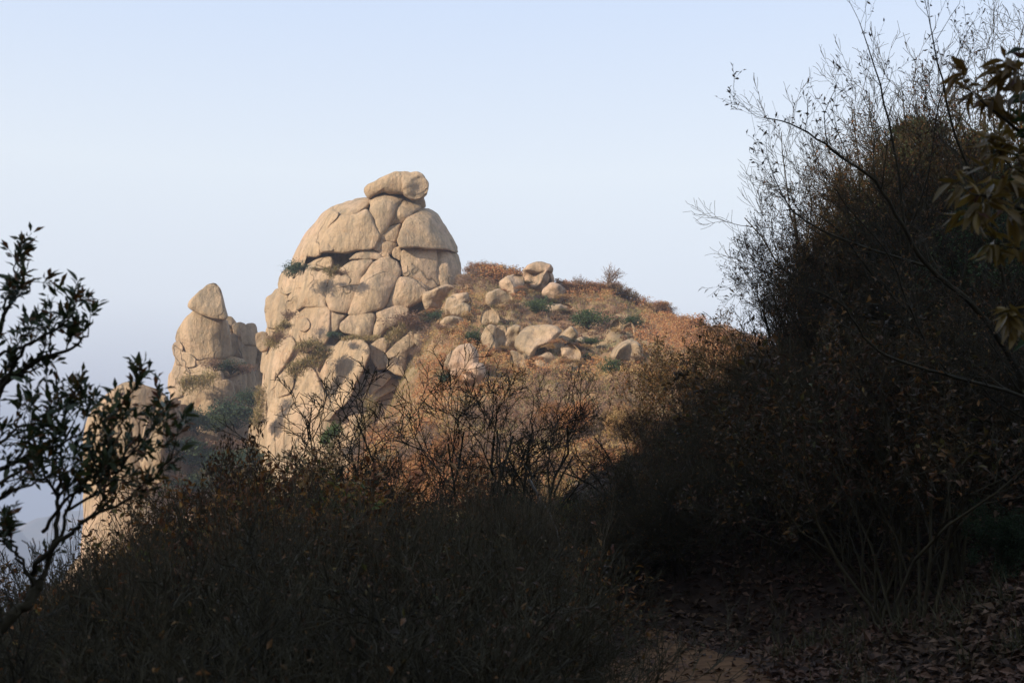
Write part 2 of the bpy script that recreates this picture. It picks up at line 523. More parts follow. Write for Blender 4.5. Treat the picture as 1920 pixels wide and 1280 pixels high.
def slab_mesh(poly, depth, T=None, Tb=None, tilt=(0, 0), w=None, dome=.42, rough=1.0, n=None, origin=(0, 0, 0), grow=1.0, sharp=False, rings=13):
    """a closed, rounded block of granite. poly: outline in photo pixels, depth: metres ahead (number or function of px,py),
    T / Tb: how far the front / back bulge out in metres, tilt: lean of the face, metres per pixel"""
    poly = np.asarray(poly, float)
    cen = poly.mean(0)
    if n is None:
        per = np.linalg.norm(poly - np.roll(poly, 1, 0), axis=1).sum()
        n = int(np.clip(per / 2.2, 40, 150))
    P = smooth_poly(poly, 1, n)
    # area centroid
    x, y = P[:, 0], P[:, 1]; x2, y2 = np.roll(x, -1), np.roll(y, -1)
    cr = x * y2 - x2 * y; A = cr.sum() / 2
    cen = np.array([((x + x2) * cr).sum(), ((y + y2) * cr).sum()]) / (6 * A)
    dirs = P - cen
    P = P + dirs / np.linalg.norm(dirs, axis=1)[:, None] * (grow + (1.1 if FLAT < 1 and grow > 0 else 0))
    dirs = P - cen
    rs = np.sin(np.linspace(0, 1, rings + 1)[1:] * math.pi / 2)
    pts = [cen[None]] + [cen + dirs * r for r in rs]
    Q = np.concatenate(pts)
    rr = np.concatenate([[0]] + [np.full(n, r) for r in rs])
    D = edge_dist(Q, P)
    Dm = D.max()
    d0 = depth(Q[:, 0], Q[:, 1]) if callable(depth) else np.full(len(Q), float(depth))
    dref = float(np.mean(d0))
    mpp = dref / F_PX
    if T is None: T = Dm * mpp * 0.75
    T = T * FLAT
    tilt = (tilt[0] + TR.uniform(-.02, .02), tilt[1] + TR.uniform(-.03, .012)) if FLAT < 1 else tilt
    if Tb is None: Tb = T * 1.2 + 1.0
    if w is None: w = min(0.42 * Dm, 4.2)
    w = min(w, 9) if w < 30 else w
    prof = dome * np.sqrt(np.clip(1 - rr ** 2.4, 0, 1)) + (1 - dome) * np.sqrt(np.clip(1 - (1 - np.clip(D / w, 0, 1)) ** 2, 0, 1))
    if FLAT < 1 and T > 2.0 and n == 140 and Tb == 14:
        prof = np.clip(D / 6, 0, 1) * .3
    elif FLAT < 1:
        te = min(.25 * T, .30)
        prof = (te * np.sqrt(np.clip(1 - (1 - np.clip(D / min(w, 2.6), 0, 1)) ** 2, 0, 1)) + .14 * T * (1 - np.exp(-D / 9)) + .12 * T * np.clip(1 - rr ** 2, 0, 1)) / T
    tl = (Q[:, 0] - cen[0]) * tilt[0] + (Q[:, 1] - cen[1]) * tilt[1]
    base = at(Q[:, 0], Q[:, 1], d0 + tl)
    cre = np.abs(RN_L(base * 1.7 + 5))
    nl = RN_L(base) * (.12 + 0.2 * T) + RN_S(base) * 0.12 * rough + (.35 - cre) * .4 * rough * min(T, 1.5)
    front = base - FW * (T * prof)[:, None] - FW * (nl * np.clip(prof * 1.3, 0, 1))[:, None]
    # ragged outline
    wob = RN_S(base * 0.8 + 9)[:, None] * 0.10 * rough * rr[:, None] ** 4
    outd = (RT * (dirs[:, :1]) + UP * (-dirs[:, 1:]))
    outd /= np.linalg.norm(outd, axis=1)[:, None]
    outd = np.concatenate([[np.zeros(3)]] + [outd] * rings)
    front = front + outd * wob
    kb = [4, 7, 10, rings]
    back_r = [rs[k - 1] for k in (4, 8, 11)] if rings >= 12 else [rs[rings // 2]]
    bv = [cen[None]] + [cen + dirs * r for r in back_r]
    B = np.concatenate(bv); br = np.concatenate([[0]] + [np.full(n, r) for r in back_r])
    bd = depth(B[:, 0], B[:, 1]) if callable(depth) else np.full(len(B), float(depth))
    back = at(B[:, 0], B[:, 1], bd) + FW * (Tb * np.sqrt(1 - br ** 2.4))[:, None]
    V = np.concatenate([front, back]) - np.asarray(origin)
    f4, f3 = [], []
    k = np.arange(n); k2 = (k + 1) % n
    f3.append(np.stack([np.zeros(n, int), 1 + k2, 1 + k], -1))
    for j in range(rings - 1):
        a = 1 + j * n; b = a + n
        f4.append(np.stack([a + k, a + k2, b + k2, b + k], -1))
    o = len(front)
    f3.append(np.stack([np.full(n, o), o + 1 + k, o + 1 + k2], -1))
    m = len(back_r)
    for j in range(m - 1):
        a = o + 1 + j * n; b = a + n
        f4.append(np.stack([a + k2, a + k, b + k, b + k2], -1))
    a = o + 1 + (m - 1) * n; b = 1 + (rings - 1) * n
    f4.append(np.stack([a + k2, a + k, b + k, b + k2], -1))
    ALL_POLYS.append(P)
    return make_mesh('rock_slab', V, [(np.concatenate(f4), 0), (np.concatenate(f3), 0)], [M_ROCK])


def outcrop(name, label, cat, base, depth, slabs, core=None, core_args=None, group=None):
    e = empty(name, base, label, cat, group)
    if core is not None:
        a = dict(T=3.0, Tb=9, w=40, dome=.6); a.update(core_args or {})
        cd = (lambda x, y: depth(x, y) + a_off) if callable(depth) else depth + 1
        a_off = a.pop('off', 2.0)
        obj('rock_core', slab_mesh(core, cd, origin=base, **a), e)
    for s in slabs:
        poly, kw = s if isinstance(s, tuple) else (s, {})
        kw = dict(kw)
        off = kw.pop('off', 0.0); nm = kw.pop('name', 'rock_slab'); lb = kw.pop('label', None)
        dd = (lambda x, y, o=off: depth(x, y) + o) if callable(depth) else depth + off
        o = obj(nm, slab_mesh(poly, dd, origin=base, **kw), e)
        if lb: o['label'] = lb
    return e


def round_off(x, y, outline, width, amount):
    x = np.atleast_1d(np.asarray(x, float)); y = np.atleast_1d(np.asarray(y, float))
    D = edge_dist(np.stack([x, y], -1), outline)
    ins = np.array([inside(a, b, outline) for a, b in zip(x, y)])
    t = 1 - np.clip(np.where(ins, D, 0) / width, 0, 1)
    return amount * (1 - np.sqrt(np.clip(1 - t ** 2, 0, 1)))


def d_main(x, y):
    return 160 + ((x - 680) / 175) ** 2 * np.where(x > 680, 3.0, 6.0) + np.clip((720 - y) / 400, -.3, 1) * 6 + round_off(x, y, MAIN_EDGE, 42, 5.0)


MAIN_EDGE = smooth_poly([(540,500),(556,466),(588,422),(620,388),(660,374),(690,368),(720,355),(760,370),(794,383),(826,402),(850,443),(863,475),(866,520),(862,600),(850,700),(800,800),(720,960),(590,1000),(490,960),(470,860),(484,740),(490,660),(494,600),(498,560),(520,535),(524,508)], 1, 90)
MAIN = [
    # upper shoulders
    ([(633,383),(653,380),(666,374),(686,370),(693,379),(689,389),(677,395),(662,405),(655,406),(645,402),(631,410),(620,407),(614,398),(622,388)], dict(off=0.41, T=3.2)),
    ([(622,388),(633,400),(631,410),(619,423),(607,440),(602,453),(601,474),(580,480),(566,484),(572,494),(566,504),(546,497),(550,482),(559,464),(572,442),(587,424),(603,403)], dict(T=4.2, tilt=(-.03, 0))),
    ([(605,449),(607,440),(622,422),(644,403),(655,408),(670,402),(688,391),(694,405),(701,425),(711,444),(702,453),(699,462),(690,467),(670,469),(651,474),(624,473),(603,471)], dict(off=-0.95, T=3.0, w=14, dome=.35)),
    ([(603,449),(623,449),(625,470),(603,470)], dict(off=-1.46, T=.7, Tb=2, sharp=True, w=3)),
    # neck and right shoulder
    ([(693,379),(701,366),(721,360),(743,363),(760,374),(744,388),(733,414),(727,427),(717,440),(712,443),(703,420),(695,398)], dict(off=-0.41, T=3.4)),
    ([(744,388),(760,375),(771,380),(789,385),(787,391),(773,401),(756,416),(738,421),(729,425),(734,407)], dict(off=-0.14, T=2.4)),
    ([(745,451),(748,436),(758,418),(773,403),(791,390),(808,394),(823,405),(833,427),(847,444),(856,462),(859,474),(839,468),(808,463),(775,463),(751,465)], dict(off=-0.88, T=4.0)),
    ([(753,473),(773,465),(817,465),(819,486),(818,503),(821,517),(828,534),(804,545),(791,530),(773,521),(757,516),(756,497)], dict(off=-0.61, T=3.0, w=9, dome=.35)),
    ([(819,465),(841,470),(858,475),(863,497),(863,521),(852,540),(830,548),(821,517),(818,503),(820,486)], dict(off=-0.54, T=3.0, w=9)),
    # chock stones in the cleft
    ([(713,442),(721,439),(720,449),(715,454),(711,449)], dict(T=.6, off=-0.68)),
    ([(721,451),(723,436),(732,427),(751,420),(748,436),(742,453),(732,452)], dict(T=1.5, off=-0.27)),
    ([(716,455),(729,453),(743,456),(741,466),(729,475),(720,468)], dict(T=1.2, off=-0.41)),
    ([(701,462),(703,453),(711,449),(715,457),(710,466),(703,466)], dict(T=.9, off=-0.61)),
    ([(709,468),(716,464),(725,473),(729,482),(718,479),(711,475)], dict(T=.8, off=-0.48)),
    ([(740,466),(749,464),(751,475),(749,486),(740,479),(738,473)], dict(T=.8, off=-0.48)),
    # ledge
    ([(576,496),(594,488),(620,482),(623,490),(620,502),(609,501),(603,498),(587,499)], dict(T=1.6, off=-0.14, sharp=True)),
    ([(653,487),(666,475),(683,470),(701,472),(712,479),(716,484),(708,487),(688,485),(666,487)], dict(T=1.4, off=-0.68)),
    # row of tall pillars
    ([(576,501),(594,498),(616,510),(620,521),(616,541),(611,567),(615,580),(590,573),(572,573),(556,582),(561,558),(567,530),(572,510)], dict(T=2.8, off=-1.09)),
    ([(620,522),(637,504),(655,490),(677,487),(699,490),(697,497),(678,521),(669,545),(660,569),(650,587),(637,588),(620,582),(612,562),(616,540)], dict(T=3.0, off=-1.36, w=12)),
    ([(699,494),(714,486),(729,483),(742,493),(748,508),(748,519),(737,541),(727,561),(717,578),(700,583),(670,590),(652,589),(661,567),(670,545),(681,521)], dict(T=3.2, off=-1.50, w=13)),
    ([(749,522),(771,521),(793,532),(800,545),(800,560),(785,566),(764,577),(742,583),(720,581),(731,556),(740,537)], dict(T=3.0, off=-1.22, w=12)),
    # second row
    ([(557,579),(574,571),(611,574),(620,583),(619,604),(616,630),(607,643),(585,645),(567,641),(559,622),(555,600)], dict(T=2.6, off=-1.77)),
    ([(546,595),(553,590),(557,602),(560,620),(566,640),(558,646),(549,632),(545,612)], dict(T=1.6, off=-1.22)),
    ([(560,600),(573,596),(581,604),(582,616),(571,622),(561,618)], dict(T=.9, off=-2.65, Tb=1.5)),
    ([(620,584),(640,589),(649,591),(639,603),(635,617),(626,622),(618,621),(619,608)], dict(T=1.6, off=-1.77)),
    ([(639,604),(655,592),(677,583),(697,584),(705,592),(700,612),(693,630),(672,628),(644,623),(636,617)], dict(T=2.6, off=-2.18)),
    ([(705,586),(721,581),(753,575),(766,578),(764,592),(742,606),(724,617),(712,632),(700,630),(702,612),(708,596)], dict(T=2.0, off=-1.63)),
    # lower wall
    ([(640,640),(660,636),(677,635),(690,648),(693,665),(677,700),(664,726),(651,755),(630,770),(612,750),(600,715),(592,693),(608,670),(628,655)], dict(T=3.6, off=-3.81, w=12, dome=.3, tilt=(-.035, 0))),
    ([(554,696),(578,687),(593,700),(602,722),(618,752),(630,770),(612,785),(575,770),(552,757),(546,735),(548,709)], dict(T=3.0, off=-3.40, w=16)),
    ([(517,650),(533,630),(547,630),(556,646),(544,669),(526,694),(516,713),(517,748),(506,779),(498,740),(495,691),(500,664)], dict(T=2.8, off=-2.45)),
    ([(524,703),(552,695),(549,713),(541,739),(521,746),(516,722)], dict(T=1.8, off=-3.40)),
    ([(514,748),(550,743),(553,760),(524,774),(510,770)], dict(T=1.6, off=-3.67)),
    ([(520,778),(546,762),(578,757),(611,765),(624,781),(612,803),(596,816),(563,820),(526,817),(518,798)], dict(T=3.8, off=-3.94)),
    ([(498,782),(520,800),(527,818),(568,822),(600,817),(615,845),(600,890),(560,905),(510,890),(498,840)], dict(T=3.0, off=-3.40)),
    ([(556,648),(590,646),(622,648),(630,655),(605,676),(590,692),(575,686),(553,694),(530,694),(546,670)], dict(T=1.6, off=-1.50)),
    ([(470,878),(500,880),(512,900),(520,960),(500,1000),(462,990),(455,930)], dict(T=2.6, off=-2.72)),
    ([(512,892),(560,906),(602,892),(640,905),(640,980),(560,1010),(512,980)], dict(T=2.6, off=-3.13)),
    # right of the dark groove
    ([(694,648),(708,638),(722,634),(728,648),(719,669),(726,689),(708,692),(697,674),(693,660)], dict(T=2.2, off=-2.45)),
    ([(722,665),(743,645),(762,628),(771,618),(778,626),(781,643),(764,661),(759,687),(761,704),(743,700),(726,691),(719,676)], dict(T=2.8, off=-3.13)),
    ([(778,626),(788,623),(792,637),(786,649),(780,641)], dict(T=.8, off=-3.40)),
    ([(697,700),(727,700),(733,707),(716,722),(694,741),(686,735),(689,716)], dict(T=1.6, off=-2.45)),
    ([(733,711),(760,710),(744,727),(705,750),(684,790),(660,803),(652,779),(664,752),(688,742)], dict(T=1.6, off=-2.45, Tb=5)),
    ([(655,800),(690,785),(700,800),(690,840),(660,890),(620,905),(605,880),(628,835)], dict(T=2.0, off=-2.86, Tb=5)),
    # left flank
    ([(524,545),(525,525),(530,510),(546,500),(567,505),(570,532),(557,540),(537,549)], dict(T=2.4, off=-0.41)),
    ([(497,582),(500,560),(511,549),(524,543),(539,549),(536,565),(537,590),(528,608),(512,617),(502,614),(500,596)], dict(T=2.6, off=-0.68)),
    ([(540,560),(556,540),(566,545),(562,562),(556,582),(550,604),(530,615),(536,585)], dict(T=1.8, off=-0.61)),
    ([(502,614),(520,610),(545,612),(546,630),(520,648),(500,668),(494,700),(488,690),(494,650),(499,628)], dict(T=2.2, off=-0.41)),
    ([(494,690),(499,740),(500,790),(512,850),(500,880),(478,870),(464,835),(468,800),(482,768),(490,730)], dict(T=2.6, off=-1.09)),
]
MAIN_CORE = [(548,500),(560,468),(590,425),(625,390),(660,378),(690,372),(720,362),(760,374),(792,388),(822,408),(845,445),(857,475),(861,520),(850,600),(820,700),(780,800),(720,930),(640,1010),(500,1010),(480,920),(498,850),(500,700),(503,640),(502,600),(505,560),(528,530),(530,512)]
outcrop('rock_peak', 'tall tan granite peak of stacked rounded slabs rising above the hillside', 'rock peak',
        at(660., 900., 160.), d_main, MAIN, MAIN_CORE, dict(T=2.2, Tb=14, off=.35, n=140, grow=-2, w=9))

# the balanced head rock on the very top
base = at(740., 372., 168.)
h = empty('balanced_boulder', base, 'long head shaped boulder balanced on the very top of the tall peak', 'boulder')
obj('rock_slab', slab_mesh([(684,352),(690,345),(708,337),(734,326),(762,322),(775,328),(772,348),(762,364),(740,362),(718,361),(703,366),(693,374),(687,368),(683,358)], 166, T=3.0, origin=base), h)
obj('rock_slab', slab_mesh([(751,339),(763,327),(782,324),(793,335),(800,352),(799,363),(790,371),(771,373),(757,365),(748,354)], 165.2, T=2.8, origin=base, rough=2.2), h)
obj('rock_slab', slab_mesh([(752,364),(770,364),(792,366),(798,388),(782,388),(760,382)], 168.5, T=1.0, origin=base), h)

# round stone wedged on the left of the peak
b = at(490., 658., 166.)
tag(obj('boulder', slab_mesh([(480,636),(482,627),(491,622),(500,625),(502,640),(500,657),(490,660),(481,650)], 166, T=1.5, Tb=1.6, origin=b), None, b),
    'round boulder wedged between the left spire and the main peak', 'boulder')

# ---- left spire
def d_spire(x, y):
    return 178 + ((x - 385) / 90) ** 2 * 5
SPIRE = [
    ([(332,631),(335,618),(350,596),(365,585),(378,587),(402,596),(422,599),(426,614),(428,631),(431,653),(431,666),(412,672),(390,670),(367,674),(352,663),(340,645),(333,640)], dict(T=5.0)),
    ([(326,653),(328,644),(335,641),(341,651),(339,660),(330,669),(326,662)], dict(T=1.1, off=-1)),
    ([(330,669),(339,661),(352,664),(364,673),(366,687),(352,688),(339,684),(332,683)], dict(T=1.6, off=-1.2)),
    ([(422,592),(435,596),(444,609),(452,622),(455,640),(457,672),(433,675),(428,640)], dict(T=2.0, off=6.5)),
    ([(428,631),(441,627),(444,645),(440,665),(431,668)], dict(T=1.2, off=2)),
    ([(438,611),(448,605),(459,609),(458,625),(448,630),(440,625)], dict(T=1.2, off=5)),
    ([(452,622),(461,609),(470,607),(479,612),(480,631),(479,645),(461,645),(454,642)], dict(T=1.6, off=1.2)),
    ([(457,647),(479,647),(479,659),(476,688),(468,690),(463,679),(456,673)], dict(T=1.5, off=1.4)),
    # pedestal
    ([(314,727),(317,701),(331,685),(350,687),(358,700),(350,722),(340,742),(325,748)], dict(T=2.6, off=-1.6)),
    ([(352,687),(376,684),(402,688),(415,697),(418,714),(395,722),(366,728),(350,722),(356,704)], dict(T=2.4, off=-1.4)),
    ([(354,728),(395,717),(432,712),(440,745),(418,768),(391,775),(362,760),(348,745)], dict(T=3.4, off=-2.6, w=10)),
    ([(432,712),(440,698),(456,690),(460,705),(456,745),(440,752)], dict(T=2.0, off=.5)),
    ([(455,700),(472,690),(478,712),(474,745),(462,760),(452,750)], dict(T=1.8, off=3.5)),
    ([(402,680),(430,668),(458,675),(458,696),(436,704),(410,700)], dict(T=2.0, off=0)),
    ([(324,748),(345,742),(362,762),(368,800),(350,830),(336,800),(330,770)], dict(T=2.4, off=-1.5)),
    ([(362,762),(400,772),(436,755),(462,760),(470,800),(440,840),(400,860),(366,830)], dict(T=2.6, off=-.5)),
]
SPIRE_CORE = [(330,660),(345,610),(370,590),(420,598),(440,612),(475,625),(481,650),(503,664),(505,700),(505,850),(530,960),(400,1010),(330,980),(318,900),(330,800),(316,740),(320,700)]
outcrop('rock_spire', 'leaning tan rock spire with bushy pedestal left of the main peak', 'rock spire',
        at(400., 960., 180.), d_spire, SPIRE, SPIRE_CORE, dict(T=1.6, Tb=8, off=4.0, grow=-2, w=10))
b = at(395., 592., 178.)
tag(obj('boulder', slab_mesh([(355,575),(357,567),(372,548),(389,533),(402,531),(411,542),(415,557),(419,574),(425,592),(420,598),(402,597),(387,591),(376,585),(363,581)], 177.5, T=3.2, Tb=3, origin=b), None, b),
    'beak shaped boulder leaning on top of the left spire', 'boulder')

# ---- left dome and fin
def d_dome(x, y):
    return 172 + ((x - 240) / 90) ** 2 * 4
DOME = [
    ([(160,820),(166,785),(185,755),(205,737),(225,724),(245,718),(262,719),(285,726),(306,738),(318,760),(322,830),(320,920),(300,1000),(262,1060),(210,1090),(165,1080),(152,1040),(156,980),(158,900)], dict(T=7.0, dome=.6, n=150)),
    ([(118,1092),(132,1062),(152,1042),(185,1060),(205,1100),(190,1170),(130,1170)], dict(T=3.2, off=-2.5)),
    ([(255,935),(285,915),(330,925),(338,980),(300,1040),(262,1050),(248,990)], dict(T=3.0, off=-5.0)),
]
outcrop('rock_dome', 'broad smooth granite dome low at the left below the spire', 'rock dome', at(230., 1090., 172.), d_dome, DOME)
FIN = [
    ([(262,862),(270,802),(290,762),(302,743),(313,745),(312,775),(306,810),(304,850),(306,900),(280,918)], dict(T=2.0, off=-7, tilt=(-.06, 0))),
    ([(308,745),(322,757),(334,790),(350,822),(354,872),(345,905),(304,908),(302,850),(306,810),(310,775)], dict(T=1.4, off=-6.2, tilt=(.30, 0), w=8)),
    ([(322,750),(330,746),(335,765),(342,792),(333,797),(325,772)], dict(T=1.0, off=-5)),
    ([(336,760),(352,762),(372,800),(368,850),(352,860),(344,810)], dict(T=1.6, off=-2)),
]
outcrop('rock_fin', 'upright blade of rock, left face sunlit, standing before the dome', 'rock fin', at(300., 915., 166.), d_dome, FIN)

FLAT = 1.0
# ---- boulders on the hillside: each stands where its foot meets the slope
FEET = []


def boulder(poly, label, foot=None, group=None, T=None, rough=1.0, sharp=False, extra=(), name='boulder', dd=0.0, cat='boulder', dabs=None):
    p = np.asarray(poly, float)
    fx = p[:, 0].mean(); fy = p[:, 1].max() - 2 if foot is None else foot
    d = float(hit(fx, fy, 60)[0])
    if not np.isfinite(d) or d > 175: d = 168.0
    d += dd
    if dabs: d = dabs
    base = at(fx, fy, d)
    h = (p[:, 1].max() - p[:, 1].min()) * d / F_PX
    w = (p[:, 0].max() - p[:, 0].min()) * d / F_PX
    T = T or 0.33 * min(h, w)
    e = obj(name, slab_mesh(poly, d + T * .6, T=T, Tb=T * 2.2 + 1, origin=base, rough=rough * 2.0, sharp=sharp, w=max(3.5, .12 * min(h, w) * F_PX / d), dome=.45), None, base)
    tag(e, label, cat, group)
    FEET.append((p, d, label))
    for q in extra:
        q, off = q
        obj('rock_slab', slab_mesh(q, d + T * .6 + off, T=T * .7, origin=base), e)
    return e

boulder([(982,519),(984,508),(996,500),(1015,498),(1030,503),(1037,512),(1040,522),(1037,535),(1024,540),(1013,552),(993,543),(984,532)],
        'tallest upright boulder on the ridge with a pink cap', extra=[([(985,507),(990,498),(1003,493),(1018,492),(1033,495),(1038,503),(1036,512),(1015,511),(995,510)], -.8)], rough=1.8)
boulder([(936,529),(949,517),(967,513),(980,515),(983,530),(980,540),(963,557),(956,555),(943,544),(936,535)], 'tilted smooth boulder just left of the pink capped one')
boulder([(914,562),(917,550),(928,542),(938,540),(956,554),(961,562),(945,569),(930,580),(919,577)], 'oval boulder one step below the tilted smooth one')
boulder([(1015,551),(1022,538),(1034,533),(1050,535),(1062,542),(1056,556),(1038,567),(1022,562)], 'low grey boulder under the right side of the pink capped one')
boulder([(903,602),(908,585),(917,576),(925,588),(929,602),(918,609),(908,612)], 'small upright boulder under the oval one')
boulder([(900,634),(909,615),(919,608),(931,613),(929,635),(933,657),(921,661),(908,651)], 'leftmost pillar boulder of the split cluster at mid slope')
boulder([(928,622),(934,610),(944,613),(946,631),(938,645),(935,657),(930,636)], 'slim pillar boulder second from left in the split cluster')
boulder([(945,627),(956,614),(966,607),(977,611),(972,627),(969,657),(958,663),(947,652),(938,655)], 'pointed boulder leaning against the big pale one')
boulder([(968,635),(975,620),(989,611),(1015,608),(1043,610),(1052,622),(1040,639),(1027,650),(1008,655),(1000,672),(989,684),(976,663),(968,648)], 'largest pale boulder in the middle of the slope', T=3.0)
boulder([(1028,650),(1046,634),(1056,646),(1054,663),(1035,668)], 'pale wedge under the cube shaped boulder')
boulder([(1046,634),(1059,620),(1072,610),(1084,622),(1085,629),(1076,640),(1061,644),(1050,639)], 'angular cube shaped boulder propped at the right of the largest', sharp=True)
boulder([(1078,640),(1092,631),(1104,647),(1103,652),(1087,648)], 'thin slab lying right of the cube shaped boulder', sharp=True)
boulder([(1052,650),(1070,646),(1083,655),(1093,670),(1088,681),(1068,678),(1052,666)], 'sloping boulder below the cube shaped one')
boulder([(1089,656),(1105,652),(1107,666),(1092,665)], 'small bright rock face beside the sloping boulder')
boulder([(1144,668),(1151,655),(1164,644),(1179,639),(1192,644),(1200,657),(1203,673),(1181,682),(1157,682)], 'round dome boulder alone at the right of the slope', T=1.7, dd=-1.2)
boulder([(1146,614),(1151,603),(1159,601),(1163,611),(1156,622)], 'small rounded stone near the top right green bush')
boulder([(1168,624),(1175,614),(1182,609),(1187,618),(1187,632),(1170,630)], 'small pointed stone above the round dome boulder', sharp=True)
boulder([(842,702),(842,679),(849,657),(862,650),(876,650),(886,668),(877,698),(862,718),(847,713)], 'large half buried boulder low on the left of the slope')
boulder([(832,684),(838,666),(848,656),(853,665),(845,684),(838,694)], 'narrow stone at the left edge of the half buried boulder')
boulder([(960,661),(976,666),(990,694),(972,702),(961,681)], 'narrow slab pointing down below the largest pale boulder')
boulder([(789,563),(795,552),(815,541),(838,531),(853,536),(859,549),(842,557),(833,580),(819,579),(802,583)], 'wedge shaped boulder resting against the right foot of the peak', dabs=160, T=1.8)
boulder([(836,559),(852,552),(872,554),(875,565),(862,574),(851,590),(838,592),(833,580)], 'lumpy boulder right of the wedge at the foot of the peak', dd=-1.0)
boulder([(849,578),(865,571),(879,577),(881,588),(869,595),(852,593),(846,585)], 'flat oval stone perched under the lumpy boulder', dd=-1.0)
boulder([(823,604),(839,593),(865,595),(871,604),(862,622),(843,621),(829,614)], 'pale boulder under the flat oval stone', dd=-1.0)
boulder([(1015,577),(1035,570),(1066,570),(1078,577),(1058,584),(1030,586)], 'low stone showing through grass below the grey boulder', T=.8)
boulder([(1003,668),(1030,662),(1054,678),(1048,694),(1020,697),(1004,686)], 'low broken rocks showing below the largest pale boulder', T=.8, dd=1.0)
boulder([(868,715),(885,690),(905,688),(915,712),(900,730),(878,732)], 'rough boulder below the pillar cluster among red bushes')

# ------------------------------------------------------------------ plants: generators
def unit(v):
    v = np.asarray(v, float)
    return v / (np.linalg.norm(v) + 1e-9)


class Tree:
    def __init__(self, seed):
        self.r = np.random.default_rng(seed)
        self.seg = []      # p0 p1 r0 r1 sides
        self.tips = []     # pos, dir, level

    def grow(self, p, d, L, rad, lev, maxlev, up=.15, jit=.22, nseg=5, kids=(3, 5), ratio=.62, ang=(.45, .85), rmin=.0015, first=.25, drift=None, taper=.45):
        r = self.r
        p = np.asarray(p, float).copy(); d = unit(d)
        pts = [p.copy()]; dirs = [d.copy()]
        for i in range(nseg):
            d = unit(d + r.normal(size=3) * jit + np.array([0, 0, up]) + (0 if drift is None else drift))
            p = p + d * L / nseg
            pts.append(p.copy()); dirs.append(d.copy())
        r1 = max(rad * taper, rmin)
        for i in range(nseg):
            a, b_ = i / nseg, (i + 1) / nseg
            self.seg.append((pts[i], pts[i + 1], rad + (r1 - rad) * a, rad + (r1 - rad) * b_, 5 if rad > .012 else 3))
            if lev >= maxlev - 1: self.tips.append((pts[i + 1], dirs[i + 1], lev))
        if lev < maxlev:
            n = r.integers(kids[0], kids[1] + 1)
            az0 = r.uniform(0, 6.28)
            for k in range(n):
                t = first + (1 - first) * (k + r.uniform(.2, .9)) / n
                t = min(t, .999)
                i = min(int(t * nseg), nseg - 1); f = t * nseg - i
                q = pts[i] + (pts[i + 1] - pts[i]) * f
                dd = dirs[i + 1]
                a = unit(np.cross(dd, [.3, .2, .9])); b_ = np.cross(dd, a)
                az = az0 + k * 2.4 + r.uniform(-.5, .5)
                th = r.uniform(*ang)
                nd = dd * math.cos(th) + (a * math.cos(az) + b_ * math.sin(az)) * math.sin(th)
                rr = rad + (r1 - rad) * t
                self.grow(q, nd, L * ratio * r.uniform(.7, 1.15) * (1.15 - .4 * t), max(rr * .62, rmin), lev + 1, maxlev, up, jit, max(3, nseg - 1), kids, ratio, ang, rmin, first, drift, taper)

    def wood(self):
        """returns verts, quads"""
        V, Fq = [], []; o = 0
        for k in (3, 5):
            S = [s for s in self.seg if s[4] == k]
            if not S: continue
            P0 = np.array([s[0] for s in S]); P1 = np.array([s[1] for s in S]); R0 = np.array([s[2] for s in S]); R1 = np.array([s[3] for s in S])
            D = P1 - P0; D /= np.linalg.norm(D, axis=1)[:, None] + 1e-9
            P1 = P1 + D * (R1 * .5)[:, None]
            A = np.cross(D, np.array([.31, .22, .93])); A /= np.linalg.norm(A, axis=1)[:, None] + 1e-9
            B = np.cross(D, A)
            an = np.arange(k) * 2 * math.pi / k
            ring = A[:, None] * np.cos(an)[None, :, None] + B[:, None] * np.sin(an)[None, :, None]
            v = np.concatenate([P0[:, None] + ring * R0[:, None, None], P1[:, None] + ring * R1[:, None, None]], 1)
            n = len(S)
            idx = o + np.arange(n)[:, None] * 2 * k
            j = np.arange(k); j2 = (j + 1) % k
            f = np.stack([idx + j, idx + j2, idx + k + j2, idx + k + j], -1).reshape(-1, 4)
            V.append(v.reshape(-1, 3)); Fq.append(f); o += n * 2 * k
        return np.concatenate(V), np.concatenate(Fq)


def leaf_faces(pos, d, nrm, L, W, curl=.15):
    """folded, pointed leaves: 5 verts, 4 tris each"""
    pos = np.asarray(pos); d = d / (np.linalg.norm(d, axis=1)[:, None] + 1e-9)
    s = np.cross(d, nrm); s /= np.linalg.norm(s, axis=1)[:, None] + 1e-9
    u = np.cross(s, d)
    L = np.broadcast_to(L, (len(pos),))[:, None]; W = np.broadcast_to(W, (len(pos),))[:, None]
    fo = u * W * .3
    v = np.stack([pos, pos + d * L * .5 - s * W * .5 + fo, pos + d * L - u * L * curl, pos + d * L * .5 + s * W * .5 + fo, pos + d * L * .52], 1)
    i = np.arange(len(pos))[:, None] * 5
    f = np.concatenate([i + [0, 4, 1], i + [0, 3, 4], i + [1, 4, 2], i + [4, 3, 2]], 0)
    return v.reshape(-1, 3), f


def leaves_on(tips, r, per, L, Wr, spread=.03, minlev=0, prob=1.0, droop=0.1, up=.3):
    P, D = [], []
    for (p, d, lev) in tips:
        if lev < minlev or r.random() > prob: continue
        P += [p] * per; D += [d] * per
    if not P: return np.zeros((0, 3)), np.zeros((0, 3), int)
    P = np.array(P); D = np.array(D); n = len(P)
    P = P + r.normal(size=(n, 3)) * spread
    dirs = D * .6 + r.normal(size=(n, 3)) * .75 + np.array([0, 0, -droop])
    nrm = r.normal(size=(n, 3)) + np.array([0, 0, up * 3])
    LL = L * r.uniform(.6, 1.25, n)
    return leaf_faces(P, dirs, nrm, LL, LL * Wr * r.uniform(.8, 1.2, n))


def join(parts):
    V, Fs, o = [], [], 0
    for v, f, m in parts:
        if not len(v): continue
        V.append(v); Fs.append((np.asarray(f) + o, m)); o += len(v)
    return np.concatenate(V), Fs

